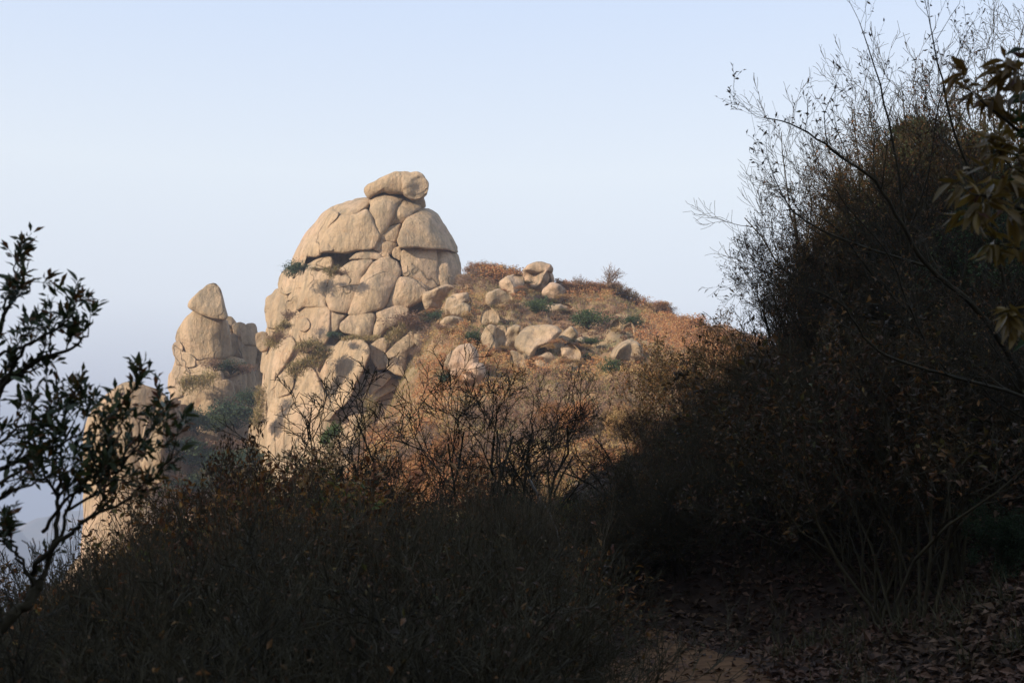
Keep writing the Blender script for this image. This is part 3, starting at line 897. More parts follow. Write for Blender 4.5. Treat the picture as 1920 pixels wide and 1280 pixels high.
# ---- near thicket prototypes: wood mesh + leaf mesh
def bush_proto(seed, h, stems, lev, leafmat, per, L, Wr, prob, spread_ang=.45, barkmat=M_TWIG, kids=(3, 5), up=.12, lean=(0, 0), rad=.016, rmin=.0022, jit=.2, ratio=.6, ang=(.4, .8), drift=None, nseg=5):
    t = Tree(seed); r = t.r
    for s in range(stems):
        az = s * 2.4 + r.uniform(-.4, .4); th = r.uniform(.05, spread_ang)
        d = np.array([math.cos(az) * math.sin(th) + lean[0], math.sin(az) * math.sin(th) + lean[1], math.cos(th)])
        t.grow(np.array([math.cos(az) * .08, math.sin(az) * .08, -.1]), d, h * r.uniform(.6, .8), rad * r.uniform(.7, 1.1), 0, lev, up=up, kids=kids, rmin=rmin, jit=jit, ratio=ratio, ang=ang, drift=drift, nseg=nseg)
    V, Fq = t.wood()
    lv, lf = leaves_on(t.tips, r, per, L, Wr, minlev=lev - 1, prob=prob) if per else (np.zeros((0, 3)), [])
    top = np.percentile(V[:, 2], 99.8)
    wood = make_mesh('branches', V, [(Fq, 0)], [barkmat], smooth=True)
    leaves = make_mesh('leaves', lv, [(lf, 0)], [leafmat], smooth=False) if len(lv) else None
    return dict(wood=wood, leaves=leaves, h=top, half=float(np.percentile(np.abs(V[:, 0]), 97)), tips=t.tips)


PROTO = {}
PROTO['bare1'] = bush_proto(101, 2.2, 7, 4, M_TAN, 0, .03, .4, 0)
PROTO['bare2'] = bush_proto(102, 2.2, 9, 4, M_DARKBR, 1, .035, .45, .10, spread_ang=.6)
PROTO['bare3'] = bush_proto(103, 2.0, 12, 3, M_DARKBR, 1, .04, .45, .18, spread_ang=.5, kids=(5, 7), rad=.010)
PROTO['reed'] = bush_proto(104, 1.9, 22, 2, M_DARKBR, 1, .028, .4, .16, spread_ang=.35, barkmat=M_STALK, kids=(5, 8), rad=.006, up=.2, jit=.12, ang=(.25, .55))
PROTO['hero1'] = bush_proto(111, 2.4, 5, 4, M_TAN, 0, .03, .4, 0, spread_ang=.55, barkmat=M_BARK, rad=.027, kids=(3, 5), jit=.26, up=.07, rmin=.003)
PROTO['hero2'] = bush_proto(112, 2.4, 6, 4, M_TAN, 0, .03, .4, 0, spread_ang=.75, barkmat=M_BARK, rad=.026, kids=(3, 5), jit=.28, up=.09, rmin=.003)
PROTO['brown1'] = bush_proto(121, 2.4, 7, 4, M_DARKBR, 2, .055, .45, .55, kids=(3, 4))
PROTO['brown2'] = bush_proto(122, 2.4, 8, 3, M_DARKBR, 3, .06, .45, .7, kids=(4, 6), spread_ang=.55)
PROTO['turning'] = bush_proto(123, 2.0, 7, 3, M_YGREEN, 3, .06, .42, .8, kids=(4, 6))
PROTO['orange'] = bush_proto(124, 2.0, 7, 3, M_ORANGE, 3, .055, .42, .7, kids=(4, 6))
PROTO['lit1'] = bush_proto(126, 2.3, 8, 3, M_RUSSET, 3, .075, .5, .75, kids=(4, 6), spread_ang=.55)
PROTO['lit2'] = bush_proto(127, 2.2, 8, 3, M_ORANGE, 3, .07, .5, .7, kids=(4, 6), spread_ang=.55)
M_RUST = leaf_material('rust_leaves', [(0, (.10, .035, .012)), (.5, (.21, .085, .022)), (.85, (.30, .14, .03)), (1, (.14, .13, .03))])
PROTO['rust'] = bush_proto(128, 2.0, 8, 3, M_RUST, 3, .06, .45, .75, kids=(4, 6), spread_ang=.6)
PROTO['green'] = bush_proto(125, 1.8, 8, 3, M_GREEN, 4, .06, .38, .9, kids=(4, 6))
PROTO['treeL1'] = bush_proto(131, 4.2, 4, 4, M_DARKBR, 1, .06, .4, .22, spread_ang=.3, barkmat=M_BARK, rad=.05, kids=(4, 6), lean=(-.55, 0), up=.10, drift=np.array([-.06, 0, 0]), rmin=.003, nseg=6)
PROTO['treeL2'] = bush_proto(132, 4.2, 5, 4, M_DARKBR, 1, .055, .4, .4, spread_ang=.4, barkmat=M_BARK, rad=.04, kids=(4, 6), lean=(-.4, 0), up=.10, drift=np.array([-.04, 0, 0]), rmin=.003, nseg=6)
PROTO['treeL3'] = bush_proto(133, 4.2, 3, 4, M_DARKBR, 0, .05, .4, 0, spread_ang=.25, barkmat=M_BARK, rad=.045, kids=(4, 5), lean=(-.35, 0), up=.12, drift=np.array([-.02, 0, 0]), rmin=.003, nseg=6)
PROTO['treeG'] = bush_proto(135, 4.0, 6, 4, M_GREEN, 2, .06, .4, .6, spread_ang=.5, barkmat=M_BARK, rad=.035, kids=(4, 5), lean=(-.2, 0), up=.12, rmin=.003, nseg=5)
PROTO['treeL4'] = bush_proto(134, 4.0, 6, 4, M_DARKBR, 2, .05, .42, .5, spread_ang=.5, barkmat=M_BARK, rad=.035, kids=(4, 5), lean=(-.3, 0), up=.12, drift=np.array([-.02, 0, 0]), rmin=.003, nseg=5)
for k_, p_ in PROTO.items():
    print('PROTO', k_, len(p_['wood'].polygons), len(p_['leaves'].polygons) if p_['leaves'] else 0, round(p_['h'], 2), round(p_['half'], 2))


def plant(kind, px, top, d, label, cat='shrub', group=None, rz=None, sx=1.0, name=None, free=True, ground_z=None, sink=.05):
    """a copy of a prototype rooted in the ground d metres ahead under photo column px; its top reaches photo row top"""
    pr = PROTO[kind]
    x = (px - 960) / F_PX * d
    y = d * math.cos(PITCH)
    z = float(terrain(x, y)) if ground_z is None else ground_z
    if top is None:
        s = sx
    else:
        zt = at(float(px), float(top), d)[2]
        s = max((zt - z) / pr['h'], .12)
    e = empty(name or ('tree' if cat == 'tree' else 'shrub'), (x, y, z - sink), label, cat, group)
    e.rotation_euler.z = rz if rz is not None else (random.uniform(0, 6.28) if free else random.uniform(-.5, .5))
    e.scale = (s * sx if top is not None else s, s * sx if top is not None else s, s)
    obj('branches', pr['wood'], e)
    if pr['leaves']:
        lv = obj('leaves', pr['leaves'], e)
        lv['kind'] = 'stuff'
    return e

# ------------------------------------------------------------------ thicket in front
# hero shrubs seen against the lit slope
plant('hero1', 735, 685, 13.0, 'bare dark shrub forking against the foot of the tall peak', rz=.3, sx=1.25, name='bare_shrub')
plant('hero2', 905, 640, 14.5, 'tallest bare shrub in the middle, fine twigs against orange slope', rz=1.7, sx=1.0, name='bare_shrub')
plant('hero1', 1015, 672, 16.0, 'bare twiggy shrub just right of the tallest middle one', rz=3.9, sx=.95, name='bare_shrub')
plant('hero2', 610, 800, 12.0, 'low bare shrub spreading left below the cliff foot', rz=4.4, sx=1.2, name='bare_shrub')
plant('hero2', 1150, 745, 17.0, 'bare spreading shrub where the slope turns dark', rz=.6, sx=1.2, name='bare_shrub')
plant('brown1', 1330, 575, 27.0, 'brown leafed shrub whose tip pokes above the right end of the ridge', rz=.9, sx=.9)
plant('brown2', 1245, 640, 28.0, 'brown leafed shrub just left of the tall one at the ridge end', rz=2.2, sx=.9)
plant('brown1', 1400, 610, 26.0, 'brown leafed shrub in the dip between ridge and dark trees', rz=2.9)
plant('brown2', 1190, 760, 24.0, 'brown leafed shrub below the round dome boulder', rz=2.0)
for px, top, d, lb in ((500, 890, 8.4, 'rust leafed shrub under the dark curled leaf shrub'), (545, 868, 9.4, 'rust leafed shrub just below the dark red sprig'), (600, 880, 8.8, 'rust leafed shrub in the middle of the rusty patch'),
                       (655, 925, 8.0, 'low rust leafed shrub right of the rusty patch'), (800, 940, 9.5, 'rust leafed shrub low between the two bare shrubs'), (455, 930, 7.2, 'low rust leafed shrub left of the rusty patch'), (1215, 880, 15.0, 'rust leafed shrub on the shaded slope above the path bend')):
    plant('rust', px, top, d, lb, sx=1.15)
plant('brown2', 620, 870, 9.0, 'low rusty shrub between the ochre one and the bare one', rz=.4)
plant('brown1', 520, 845, 9.2, 'rusty twiggy shrub in front of the cliff left edge', rz=1.4, sx=.8)
plant('orange', 575, 845, 9.5, 'ochre leafed shrub left of the bare shrubs', rz=1.0, sx=1.2)
plant('turning', 640, 905, 8.5, 'green and orange shrub under the low bare shrub', rz=2.0, sx=1.3)
plant('brown2', 565, 825, 10.5, 'dark red leafed sprig standing before the cliff foot', rz=.2, sx=.5)
plant('brown1', 430, 790, 8.0, 'tall dark leafy shrub in front of the green pedestal bushes', rz=.8, sx=.55)
plant('brown1', 480, 815, 8.6, 'dark shrub with curled leaves left of the ochre one', rz=3.3, sx=.55)
plant('bare2', 340, 905, 7.0, 'bare shrub in front of the lower dome', rz=.1)
plant('turning', 1470, 690, 18.0, 'yellow green and orange leafed shrub under the leaning trees', rz=.5, sx=1.2)
plant('turning', 1540, 730, 16.0, 'turning leafed shrub half hidden in the dark right slope', rz=2.5, sx=1.1)
plant('green', 975, 915, 15.0, 'dark green shrub low in the middle of the thicket', rz=.5)
plant('green', 1500, 960, 12.0, 'low dark green bush at the foot of the right bank', rz=.5)
plant('green', 1850, 930, 9.0, 'dark green bush high on the leaf covered bank', rz=1.5)

# leaning trees on the right bank
RT_TREES = [
    ('treeL1', 1830, 195, 12.0, 1.2, 'dark tree whose long limbs sweep to the upper left'),
    ('treeL2', 1690, 190, 15.0, 1.1, 'leaning twiggy tree with curled brown leaves at the sky edge'),
    ('treeL3', 1630, 60, 17.0, 1.0, 'slender bare tree standing furthest left against the open sky'),
    ('treeL3', 1740, -30, 18.0, 1.0, 'bare tree between the slender one and the tall one'),
    ('treeL3', 1800, -60, 16.0, 1.0, 'tall nearly bare tree reaching the top right of the sky'),
    ('treeL3', 1920, -60, 13.0, 1.0, 'bare tree at the right border with its top out of view'),
    ('treeL2', 1620, 300, 18.0, 1.1, 'crooked brown leafed tree in the second rank of the bank'),
    ('treeL1', 1730, 340, 14.0, 1.2, 'low arching tree in the middle of the dark bank'),
    ('treeL2', 1555, 440, 19.0, 1.0, 'small dense tree standing lowest at the sky edge'),
    ('treeL2', 1510, 520, 21.0, 1.1, 'round twiggy tree at the left end of the dark trees'),
    ('treeL1', 1900, 420, 9.5, 1.2, 'near tree crossing the right border with long dark branches'),
    ('treeL2', 1800, 330, 18.0, 1.3, 'shaded tree behind the low arching one'),
    ('treeL2', 1900, 250, 20.0, 1.3, 'shaded tree deep in the bank near the right border'),
    ('treeL4', 1455, 340, 15.0, .9, 'leafy twig tree at the far left outline, upper one of two'),
    ('treeL4', 1500, 400, 14.0, .9, 'leafy twig tree at the far left outline, lower one of two'),
    ('treeL4', 1650, 210, 16.0, 1.0, 'high leafy twig tree in the upper middle of the dark trees'),
    ('treeL4', 1720, 150, 14.0, 1.0, 'leafy twig tree just left of the hanging large leaves'),
    ('treeG', 1760, 190, 15.0, 1.0, 'dark green leafed tree behind the hanging large leaves'),
    ('treeL4', 1860, 60, 13.0, 1.1, 'leafy tree filling the upper right corner'),
    ('treeL4', 1560, 300, 16.5, 1.0, 'leafy tree behind the far reaching forked limb'),
    ('treeG', 1480, 560, 17.0, 1.0, 'greenish tree low on the left edge of the dark trees'),
    ('treeL4', 1440, 450, 18.0, .9, 'leafy tree whose outline steps down toward the ridge'),
    ('treeG', 1850, 300, 12.0, 1.1, 'dark green tree in the shade at the right border'),
    ('treeL4', 1600, 330, 17.0, 1.0, 'twiggy tree thick with small curled leaves at the sky edge'),
    ('treeL4', 1540, 360, 18.0, 1.0, 'small curled leaf tree left of the slender bare one'),
    ('treeL4', 1500, 430, 19.5, 1.0, 'bushy small leafed tree low at the sky edge'),
    ('treeL4', 1680, 250, 19.0, 1.0, 'small leafed tree behind the leaning twiggy one'),
    ('treeL4', 1440, 560, 22.0, 1.1, 'lowest leafy tree beside the gap to the ridge'),
    ('treeL4', 1780, 420, 12.0, 1.1, 'leafy tree in the middle rank of the bank'),
    ('treeL4', 1600, 560, 14.0, 1.1, 'dark leafy tree low in front of the sky edge trees'),
    ('treeL1', 1700, 560, 13.0, 1.2, 'low shaded tree with limbs almost level'),
]
for i, (k, px, top, d, sx, lb) in enumerate(RT_TREES):
    plant(k, px + 70, top, d, lb, 'tree', 'leaning trees on the right bank', rz=random.uniform(-.5, .5), sx=sx * .92)

# fill: each shrub keeps below the outline of the photo's thicket
OUT_X = [-100, 0, 120, 200, 330, 420, 500, 600, 700, 800, 900, 1050, 1150, 1220, 1300, 1390, 1450, 1560, 1650, 1750, 1920, 2100]
OUT_Y = [1130, 1130, 1110, 1060, 1030, 985, 950, 950, 970, 975, 965, 950, 910, 840, 770, 700, 660, 600, 520, 420, 330, 250]
ZONES = [
    (2.6, 5.0, -100, 1020, 22, ['bare1', 'bare3', 'bare1', 'bare2', 'bare1', 'hero2'], 'dark bare undershrub along the bottom of the photo'),
    (5.0, 9.0, -60, 1080, 46, ['bare1', 'bare2', 'hero1', 'bare3', 'bare1', 'reed', 'brown1', 'bare2'], 'dark twiggy shrub in the near thicket left of the path'),
    (9.0, 16.0, -60, 1130, 46, ['bare1', 'bare2', 'bare3', 'brown1', 'rust', 'brown2', 'turning', 'bare1'], 'twiggy shrub in the middle of the shaded thicket'),
    (16.0, 30.0, 300, 1500, 44, ['bare1', 'rust', 'lit1', 'brown2', 'bare2'], 'brown shrub at the far edge of the shaded thicket'),
    (30.0, 56.0, 600, 1350, 40, ['lit1', 'lit2', 'lit1', 'brown1', 'lit1'], 'brown shrub beyond the thicket at the foot of the slope'),
    (9.0, 20.0, 1380, 1980, 56, ['bare1', 'bare2', 'brown1', 'bare3', 'bare2'], 'dark undergrowth shrub below the leaning trees'),
    (11.6, 19.0, 1070, 1560, 62, ['bare2', 'bare3', 'bare1', 'brown1', 'bare3'], 'x'),
]
nfill = 0
BANDS = [(130, 'under the glossy evergreen tree'), (330, 'in front of the rock dome'), (480, 'in front of the rock spire'), (660, 'in front of the cliff foot'), (830, 'under the bare shrub left of centre'), (980, 'under the tallest bare shrub'), (1130, 'just left of the path'), (1300, 'behind the bend of the path'), (1480, 'at the foot of the right bank'), (1700, 'in the middle of the right bank'), (9999, 'near the right border')]
KW = {'hero1': 'gnarled bare', 'hero2': 'fan shaped bare', 'rust': 'rust leafed', 'turning': 'green and orange leafed', 'lit1': 'russet leafed', 'lit2': 'yellow ochre', 'bare1': 'forked bare', 'bare2': 'spreading bare', 'bare3': 'many stemmed', 'reed': 'thin upright', 'brown1': 'brown leafed', 'brown2': 'dense brown leafed', 'orange': 'ochre leafed'}
ZW = ['nearest', 'near', 'middle distance', 'farther', 'far', 'shaded', 'overhanging']
for zi, (d0, d1, x0, x1, n, kinds, lb) in enumerate(ZONES):
    for i in range(n):
        px = x0 + (x1 - x0) * ((i * 0.618034 + .13 * zi) % 1.0) + random.uniform(-8, 8)
        d = math.sqrt(random.uniform(d0 ** 2, d1 ** 2))
        X = (px - 960) / F_PX * d
        pc = float(np.interp(d, PATH_Y, PATH_X))
        if d < 11.6 and -1.0 < X - pc < (1.6 if zi == 5 else .9): continue
        if zi in (1, 2) and X > pc: continue
        k = kinds[i % len(kinds)]
        z = float(terrain(X, d))
        lim = float(np.interp(px, OUT_X, OUT_Y)) + random.uniform(-60, 60) * (1 if d > 6 and px < 1000 else .4)
        hmax = at(float(px), lim, d)[2] - z
        hh = random.uniform(1.2, 2.8) if d < 30 else random.uniform(1.6, 3.0)
        hh = min(hh, hmax)
        if hh < .45: continue
        s = hh / PROTO[k]['h']
        if min(hh, 9) < .9 and k in ('bare1',): k = 'reed'
        lb2 = '%s %s%s shrub %s' % (ZW[zi], 'low ' if hh < 1.1 else 'tall ' if hh > 1.8 else '', KW[k], next(b[1] for b in BANDS if px < b[0]))
        e = plant(k, px, None, d, lb2, group='shrubs of the shaded thicket', sx=s)
        e.scale = (max(s, .45) * random.uniform(.9, 1.2), max(s, .45) * random.uniform(.9, 1.2), s)
        nfill += 1
for j in range(34):  # tall stems added from the shrub prototypes, above the thicket outline
    px = 110 + 950 * ((j * .618034) % 1); d = random.uniform(5.5, 9.5)
    lim = float(np.interp(px, OUT_X, OUT_Y)) - random.uniform(15, 110)
    k = ['reed', 'bare1', 'reed', 'bare2'][j % 4]
    plant(k, px, lim, d, '%s stems poking above the thicket outline %s' % ({'reed': 'thin upright', 'bare1': 'forked bare', 'bare2': 'spreading bare'}[k], next(b[1] for b in BANDS if px < b[0])), 'shrub_stems', 'stems poking above the thicket', sx=.8, name='shrub_stems')
for j in range(34):
    px = 660 + 540 * ((j * .618034) % 1); d = 57 + 30 * ((j * .37) % 1)
    k = ['lit1', 'lit2', 'lit1', 'lit1', 'lit2'][j % 5]
    plant(k, px, None, d, '%s bush in the sunlit hollow %s' % ({'lit1': 'russet leafed', 'lit2': 'yellow ochre'}[k], 'behind the left bare shrub' if px < 820 else 'behind the tallest bare shrub' if px < 980 else 'right of the tallest bare shrub'), 'bush', 'bushes in the sunlit hollow behind the bare shrubs', sx=random.uniform(.9, 1.45), name='bush')
print('FILL', nfill)

# pale dead branches lying in the thicket
def limb(pts, r0, r1, mat, seed=0, sides=7, sub=4, wob=.004):
    P = np.array(pts, float)
    t = np.linspace(0, len(P) - 1, (len(P) - 1) * sub + 1)
    # catmull-rom
    Q = []
    for tt in t:
        i = min(int(tt), len(P) - 2); f = tt - i
        p0, p1, p2, p3 = P[max(i - 1, 0)], P[i], P[i + 1], P[min(i + 2, len(P) - 1)]
        Q.append(.5 * ((2 * p1) + (-p0 + p2) * f + (2 * p0 - 5 * p1 + 4 * p2 - p3) * f * f + (-p0 + 3 * p1 - 3 * p2 + p3) * f ** 3))
    Q = np.array(Q)
    Q += np.random.default_rng(seed).normal(size=Q.shape) * wob
    rad = np.linspace(r0, r1, len(Q))
    D = np.gradient(Q, axis=0); D /= np.linalg.norm(D, axis=1)[:, None]
    A = np.cross(D, [.31, .22, .93]); A /= np.linalg.norm(A, axis=1)[:, None]
    B = np.cross(D, A)
    an = np.arange(sides) * 2 * math.pi / sides
    V = Q[:, None] + (A[:, None] * np.cos(an)[None, :, None] + B[:, None] * np.sin(an)[None, :, None]) * rad[:, None, None]
    n = len(Q)
    i = np.arange(n - 1)[:, None] * sides; j = np.arange(sides); j2 = (j + 1) % sides
    f = np.stack([i + j, i + j2, i + sides + j2, i + sides + j], -1).reshape(-1, 4)
    return V.reshape(-1, 3), f, Q, D, rad


def dead(pts, d, r, label):
    P = [at(float(x), float(y), dd) for (x, y), dd in zip(pts, d)]
    V, f, Q, D, rad = limb(P, r, r * .5, M_DEAD, 5)
    o = obj('dead_branch', make_mesh('dead_branch', V - P[0], [(f, 0)], [M_DEAD]), None, P[0])
    tag(o, label, 'branch')

dead([(1602, 700), (1610, 728), (1624, 752), (1634, 784), (1640, 830)], [13, 13, 13.1, 13.2, 13.3], .018, 'bleached dead branch hanging in the dark right thicket')
dead([(992, 898), (1010, 930), (1030, 962), (1046, 1000), (1052, 1040)], [9, 9, 9, 9, 9], .012, 'pale dead twig in the middle of the thicket')
dead([(1690, 885), (1712, 915), (1730, 950), (1742, 1000)], [9, 9, 9, 9], .012, 'mossy pale stem standing on the right bank')
dead([(405, 1120), (450, 1165), (490, 1220), (520, 1290)], [5.5, 5.4, 5.3, 5.2], .018, 'grey fallen branch in the dark lower left thicket')

# ------------------------------------------------------------------ hero leaf meshes
def leaf_mesh(name, L, W, mat, fold=.16, curl=.12, n=5):
    V = []
    for i in range(n + 1):
        t = i / n
        w = W * .5 * math.sin(math.pi * min(t ** .8, 1)) ** .85 if 0 < t < 1 else .0012
        z = -curl * L * t * t
        V += [(-w, L * t, z + fold * w), (0, L * t, z), (w, L * t, z + fold * w)]
    F = []
    for i in range(n):
        a = i * 3
        F += [(a, a + 1, a + 4, a + 3), (a + 1, a + 2, a + 5, a + 4)]
    return make_mesh(name, V, [(F, 0)], [mat], smooth=True)


def leaf_matrix(p, d, nrm, s):
    d = unit(d); x = unit(np.cross(d, nrm)); z = np.cross(x, d)
    return Matrix(((x[0] * s, d[0] * s, z[0] * s, p[0]), (x[1] * s, d[1] * s, z[1] * s, p[1]), (x[2] * s, d[2] * s, z[2] * s, p[2]), (0, 0, 0, 1)))


def leafy_tree(root_loc, label, limbs, twigs, leafdata, mat, Lm, cap=300, seed=5, name='evergreen_tree', per=(4, 7), twig_len=.16, sub=2, cat='tree', bark=M_BARK, twig_every=.07, droop=.0, up=.35, tl=1, trad=.004, lw=.34):
    """limbs: list of (points, r0, r1, leafy_from 0..1)"""
    r = np.random.default_rng(seed)
    e = empty(name, root_loc, label, cat)
    o = np.asarray(root_loc, float)
    TV = []; tw = Tree(seed)
    spots = []
    for li_, (pts, r0, r1, lf) in enumerate(limbs):
        V, f, Q, D, rad = limb([p - o for p in pts], r0, r1, bark, li_)
        TV.append((V, f, 0))
        s = np.concatenate([[0], np.cumsum(np.linalg.norm(np.diff(Q, axis=0), axis=1))])
        t = lf * s[-1]
        while t < s[-1]:
            p = np.array([np.interp(t, s, Q[:, k]) for k in range(3)]); dd = np.array([np.interp(t, s, D[:, k]) for k in range(3)])
            rd = float(np.interp(t, s, rad))
            side = unit(r.normal(size=3)); side = unit(side - dd * side.dot(dd))
            nd = unit(dd * .7 + side * r.uniform(.5, 1.1) + np.array([0, 0, up]))
            tw.grow(p, nd, twig_len * r.uniform(.6, 1.5), min(rd * .6, trad), 0, tl, up=.12, jit=.16, nseg=4, kids=(1, 3) if tl == 1 else (2, 4), ratio=.7, ang=(.4, .8), rmin=.0009)
            t += twig_every * r.uniform(.5, 1.5)
        # leading shoot
        tw.grow(Q[-1], D[-1], twig_len, min(rad[-1], .004), 0, tl, up=.1, jit=.12, nseg=4, kids=(2, 3), ratio=.7, ang=(.4, .7), rmin=.0009)
    V, Fs = join(TV)
    obj('trunk', make_mesh('trunk', V, Fs, [bark]), e)
    V, f = tw.wood()
    obj('twigs', make_mesh('twigs', V, [(f, 0)], [bark]), e)['kind'] = 'stuff'
    L = []
    for (p, d, lev) in tw.tips:
        for _ in range(r.integers(per[0], per[1] + 1)):
            side = unit(r.normal(size=3) + np.array([0, 0, .1]))
            nd = unit(unit(d) * .75 + side * .8 + np.array([0, 0, -droop]))
            nr = unit(r.normal(size=3) * .6 + np.array([0, 0, .8]))
            L.append((p + side * .004, nd, nr, r.uniform(.6, 1.2)))
    r.shuffle(L)
    meshes = [leaf_mesh('leaf', Lm, Lm * w_, mat, fold=fo, curl=cu) for w_, fo, cu in ((lw, .5, .15), (lw * .85, .9, .45), (lw * 1.1, .3, .05))]
    # leaves in view first, biggest first
    def key(l):
        P = l[0] + o
        v = P - CAM; dz = v.dot(FW); x = 960 + v.dot(RT) / dz * F_PX; y = 640 - v.dot(UP) / dz * F_PX
        vis = 0 <= x <= 1920 and 0 <= y <= 1280
        return (0 if vis else 1, -l[3] / dz)
    L.sort(key=key)
    for i, (p, d, nr, s) in enumerate(L[:cap]):
        q = obj('leaf', meshes[i % 3], e)
        q.matrix_local = leaf_matrix(p, d, nr, s)
    rest = L[cap:]
    if rest:
        pos = np.array([l[0] for l in rest]); dd = np.array([l[1] for l in rest]); nn = np.array([l[2] for l in rest]); ss = np.array([l[3] for l in rest])
        v, f = leaf_faces(pos, dd, nn, ss * Lm, ss * Lm * .34, curl=.07)
        q = obj('leaves', make_mesh('leaves', v, [(f, 0)], [mat], smooth=False), e)
        q['kind'] = 'stuff'
    print('LEAVES', name, len(L))
    return e


def L3(pts, d):
    ds = np.linspace(d[0], d[1], len(pts))
    return [at(float(x), float(y), float(k)) for (x, y), k in zip(pts, ds)]

# left evergreen tree
root = at(-60., 1300., 3.2)
root[2] = float(terrain(root[0], root[1])) - .05
lm = [
    (L3([(-40, 940), (10, 900), (60, 870), (120, 860), (170, 870)], (3.1, 3.3)), .006, .002, .2),
    (L3([(-40, 860), (0, 830), (40, 800), (80, 790), (120, 760)], (3.2, 3.4)), .006, .002, .2),
    (L3([(-40, 690), (10, 660), (50, 650), (95, 620), (130, 590)], (3.3, 3.4)), .006, .002, .2),
    (L3([(190, 900), (230, 870), (260, 820), (262, 780)], (3.3, 3.2)), .004, .0015, .1),
    (L3([(150, 930), (175, 860), (180, 800), (175, 770)], (3.3, 3.4)), .004, .0015, .1),
    ([root] + L3([(-40, 1230), (0, 1181), (30, 1150), (56, 1125), (68, 1103), (78, 1085)], (3.2, 3.3)), .020, .013, 1.0),
    (L3([(62, 1112), (61, 1078), (72, 1056), (103, 1025), (140, 994), (169, 969), (219, 947), (262, 915), (300, 880), (335, 835)], (3.3, 3.15)), .010, .002, .5),
    (L3([(76, 1090), (94, 1050), (106, 1003), (109, 962), (110, 931), (112, 890), (118, 830), (145, 780), (150, 750)], (3.3, 3.5)), .0095, .002, .45),
    (L3([(95, 1045), (116, 990), (131, 947), (165, 890), (205, 840), (225, 800), (236, 765), (242, 735)], (3.3, 3.2)), .006, .0018, .3),
    (L3([(110, 935), (80, 880), (60, 820), (45, 780)], (3.4, 3.2)), .005, .0015, .2),
    (L3([(150, 905), (200, 880), (250, 850), (290, 800), (300, 770)], (3.3, 3.45)), .005, .0015, .2),
    (L3([(120, 960), (180, 925), (230, 880), (270, 850), (285, 820)], (3.35, 3.5)), .005, .0015, .2),
    (L3([(59, 1090), (34, 1037), (0, 1010), (-30, 995)], (3.3, 3.1)), .005, .002, .5),
    (L3([(110, 930), (150, 880), (190, 830), (215, 790)], (3.4, 3.55)), .005, .0015, .15),
    (L3([(-60, 1150), (-40, 1000), (-20, 860), (0, 725), (35, 700), (85, 672), (135, 650), (168, 620)], (3.4, 3.3)), .018, .002, .5),
    (L3([(-10, 760), (20, 690), (60, 640), (105, 615), (135, 590)], (3.35, 3.2)), .007, .002, .15),
    (L3([(-20, 860), (-15, 700), (5, 600), (20, 560), (30, 520), (24, 495)], (3.4, 3.5)), .010, .002, .25),
    (L3([(5, 600), (30, 560), (50, 545), (62, 525)], (3.4, 3.3)), .004, .0015, .1),
    (L3([(-30, 900), (20, 870), (70, 845), (120, 830), (160, 800)], (3.3, 3.1)), .008, .002, .2),
    (L3([(-30, 960), (20, 920), (60, 905), (110, 890)], (3.2, 3.0)), .006, .002, .2),
    (L3([(80, 1000), (120, 940), (170, 905), (210, 900), (265, 905)], (3.3, 3.1)), .006, .002, .3),
    (L3([(60, 1090), (35, 1050), (10, 1020), (-10, 1005)], (3.2, 3.1)), .005, .002, .6),
    (L3([(20, 870), (60, 820), (95, 780), (110, 745)], (3.3, 3.4)), .005, .002, .2),
]
leafy_tree(root, 'dark glossy leafed evergreen tree crossing the left border of the photo', lm, None, None, M_GLOSSY, .037, cap=300, seed=21, twig_every=.056, per=(1, 3), twig_len=.075, lw=.36)

# right large leafed tree, trunk just outside the frame
root = at(2090., 1100., 3.6)
root[2] = float(terrain(root[0], root[1])) - .05
lm = [
    ([root] + L3([(2070, 800), (2040, 500), (1995, 250), (1960, 60)], (3.6, 3.6)), .04, .015, 1.0),
    (L3([(2065, 445), (1995, 375), (1945, 295), (1895, 235), (1845, 195)], (3.6, 3.5)), .010, .003, .3),
    (L3([(2045, 345), (1995, 245), (1950, 175), (1925, 140)], (3.6, 3.4)), .009, .003, .3),
    (L3([(2075, 505), (2005, 445), (1935, 405), (1875, 375), (1830, 365)], (3.6, 3.3)), .009, .003, .35),
    (L3([(2085, 565), (2020, 515), (1955, 485), (1905, 465)], (3.6, 3.5)), .008, .003, .35),
    (L3([(2105, 745), (2035, 665), (1975, 630), (1930, 620)], (3.6, 3.3)), .008, .003, .5),
    (L3([(2075, 485), (1995, 335), (1945, 335), (1895, 315)], (3.6, 3.7)), .007, .003, .4),
]
leafy_tree(root, 'large leafed autumn tree reaching in from the upper right border', lm, None, None, M_BIGLEAF, .078, cap=300, seed=33, name='broadleaf_tree', twig_every=.075, per=(1, 3), twig_len=.10, up=.10, droop=.75, lw=.27)

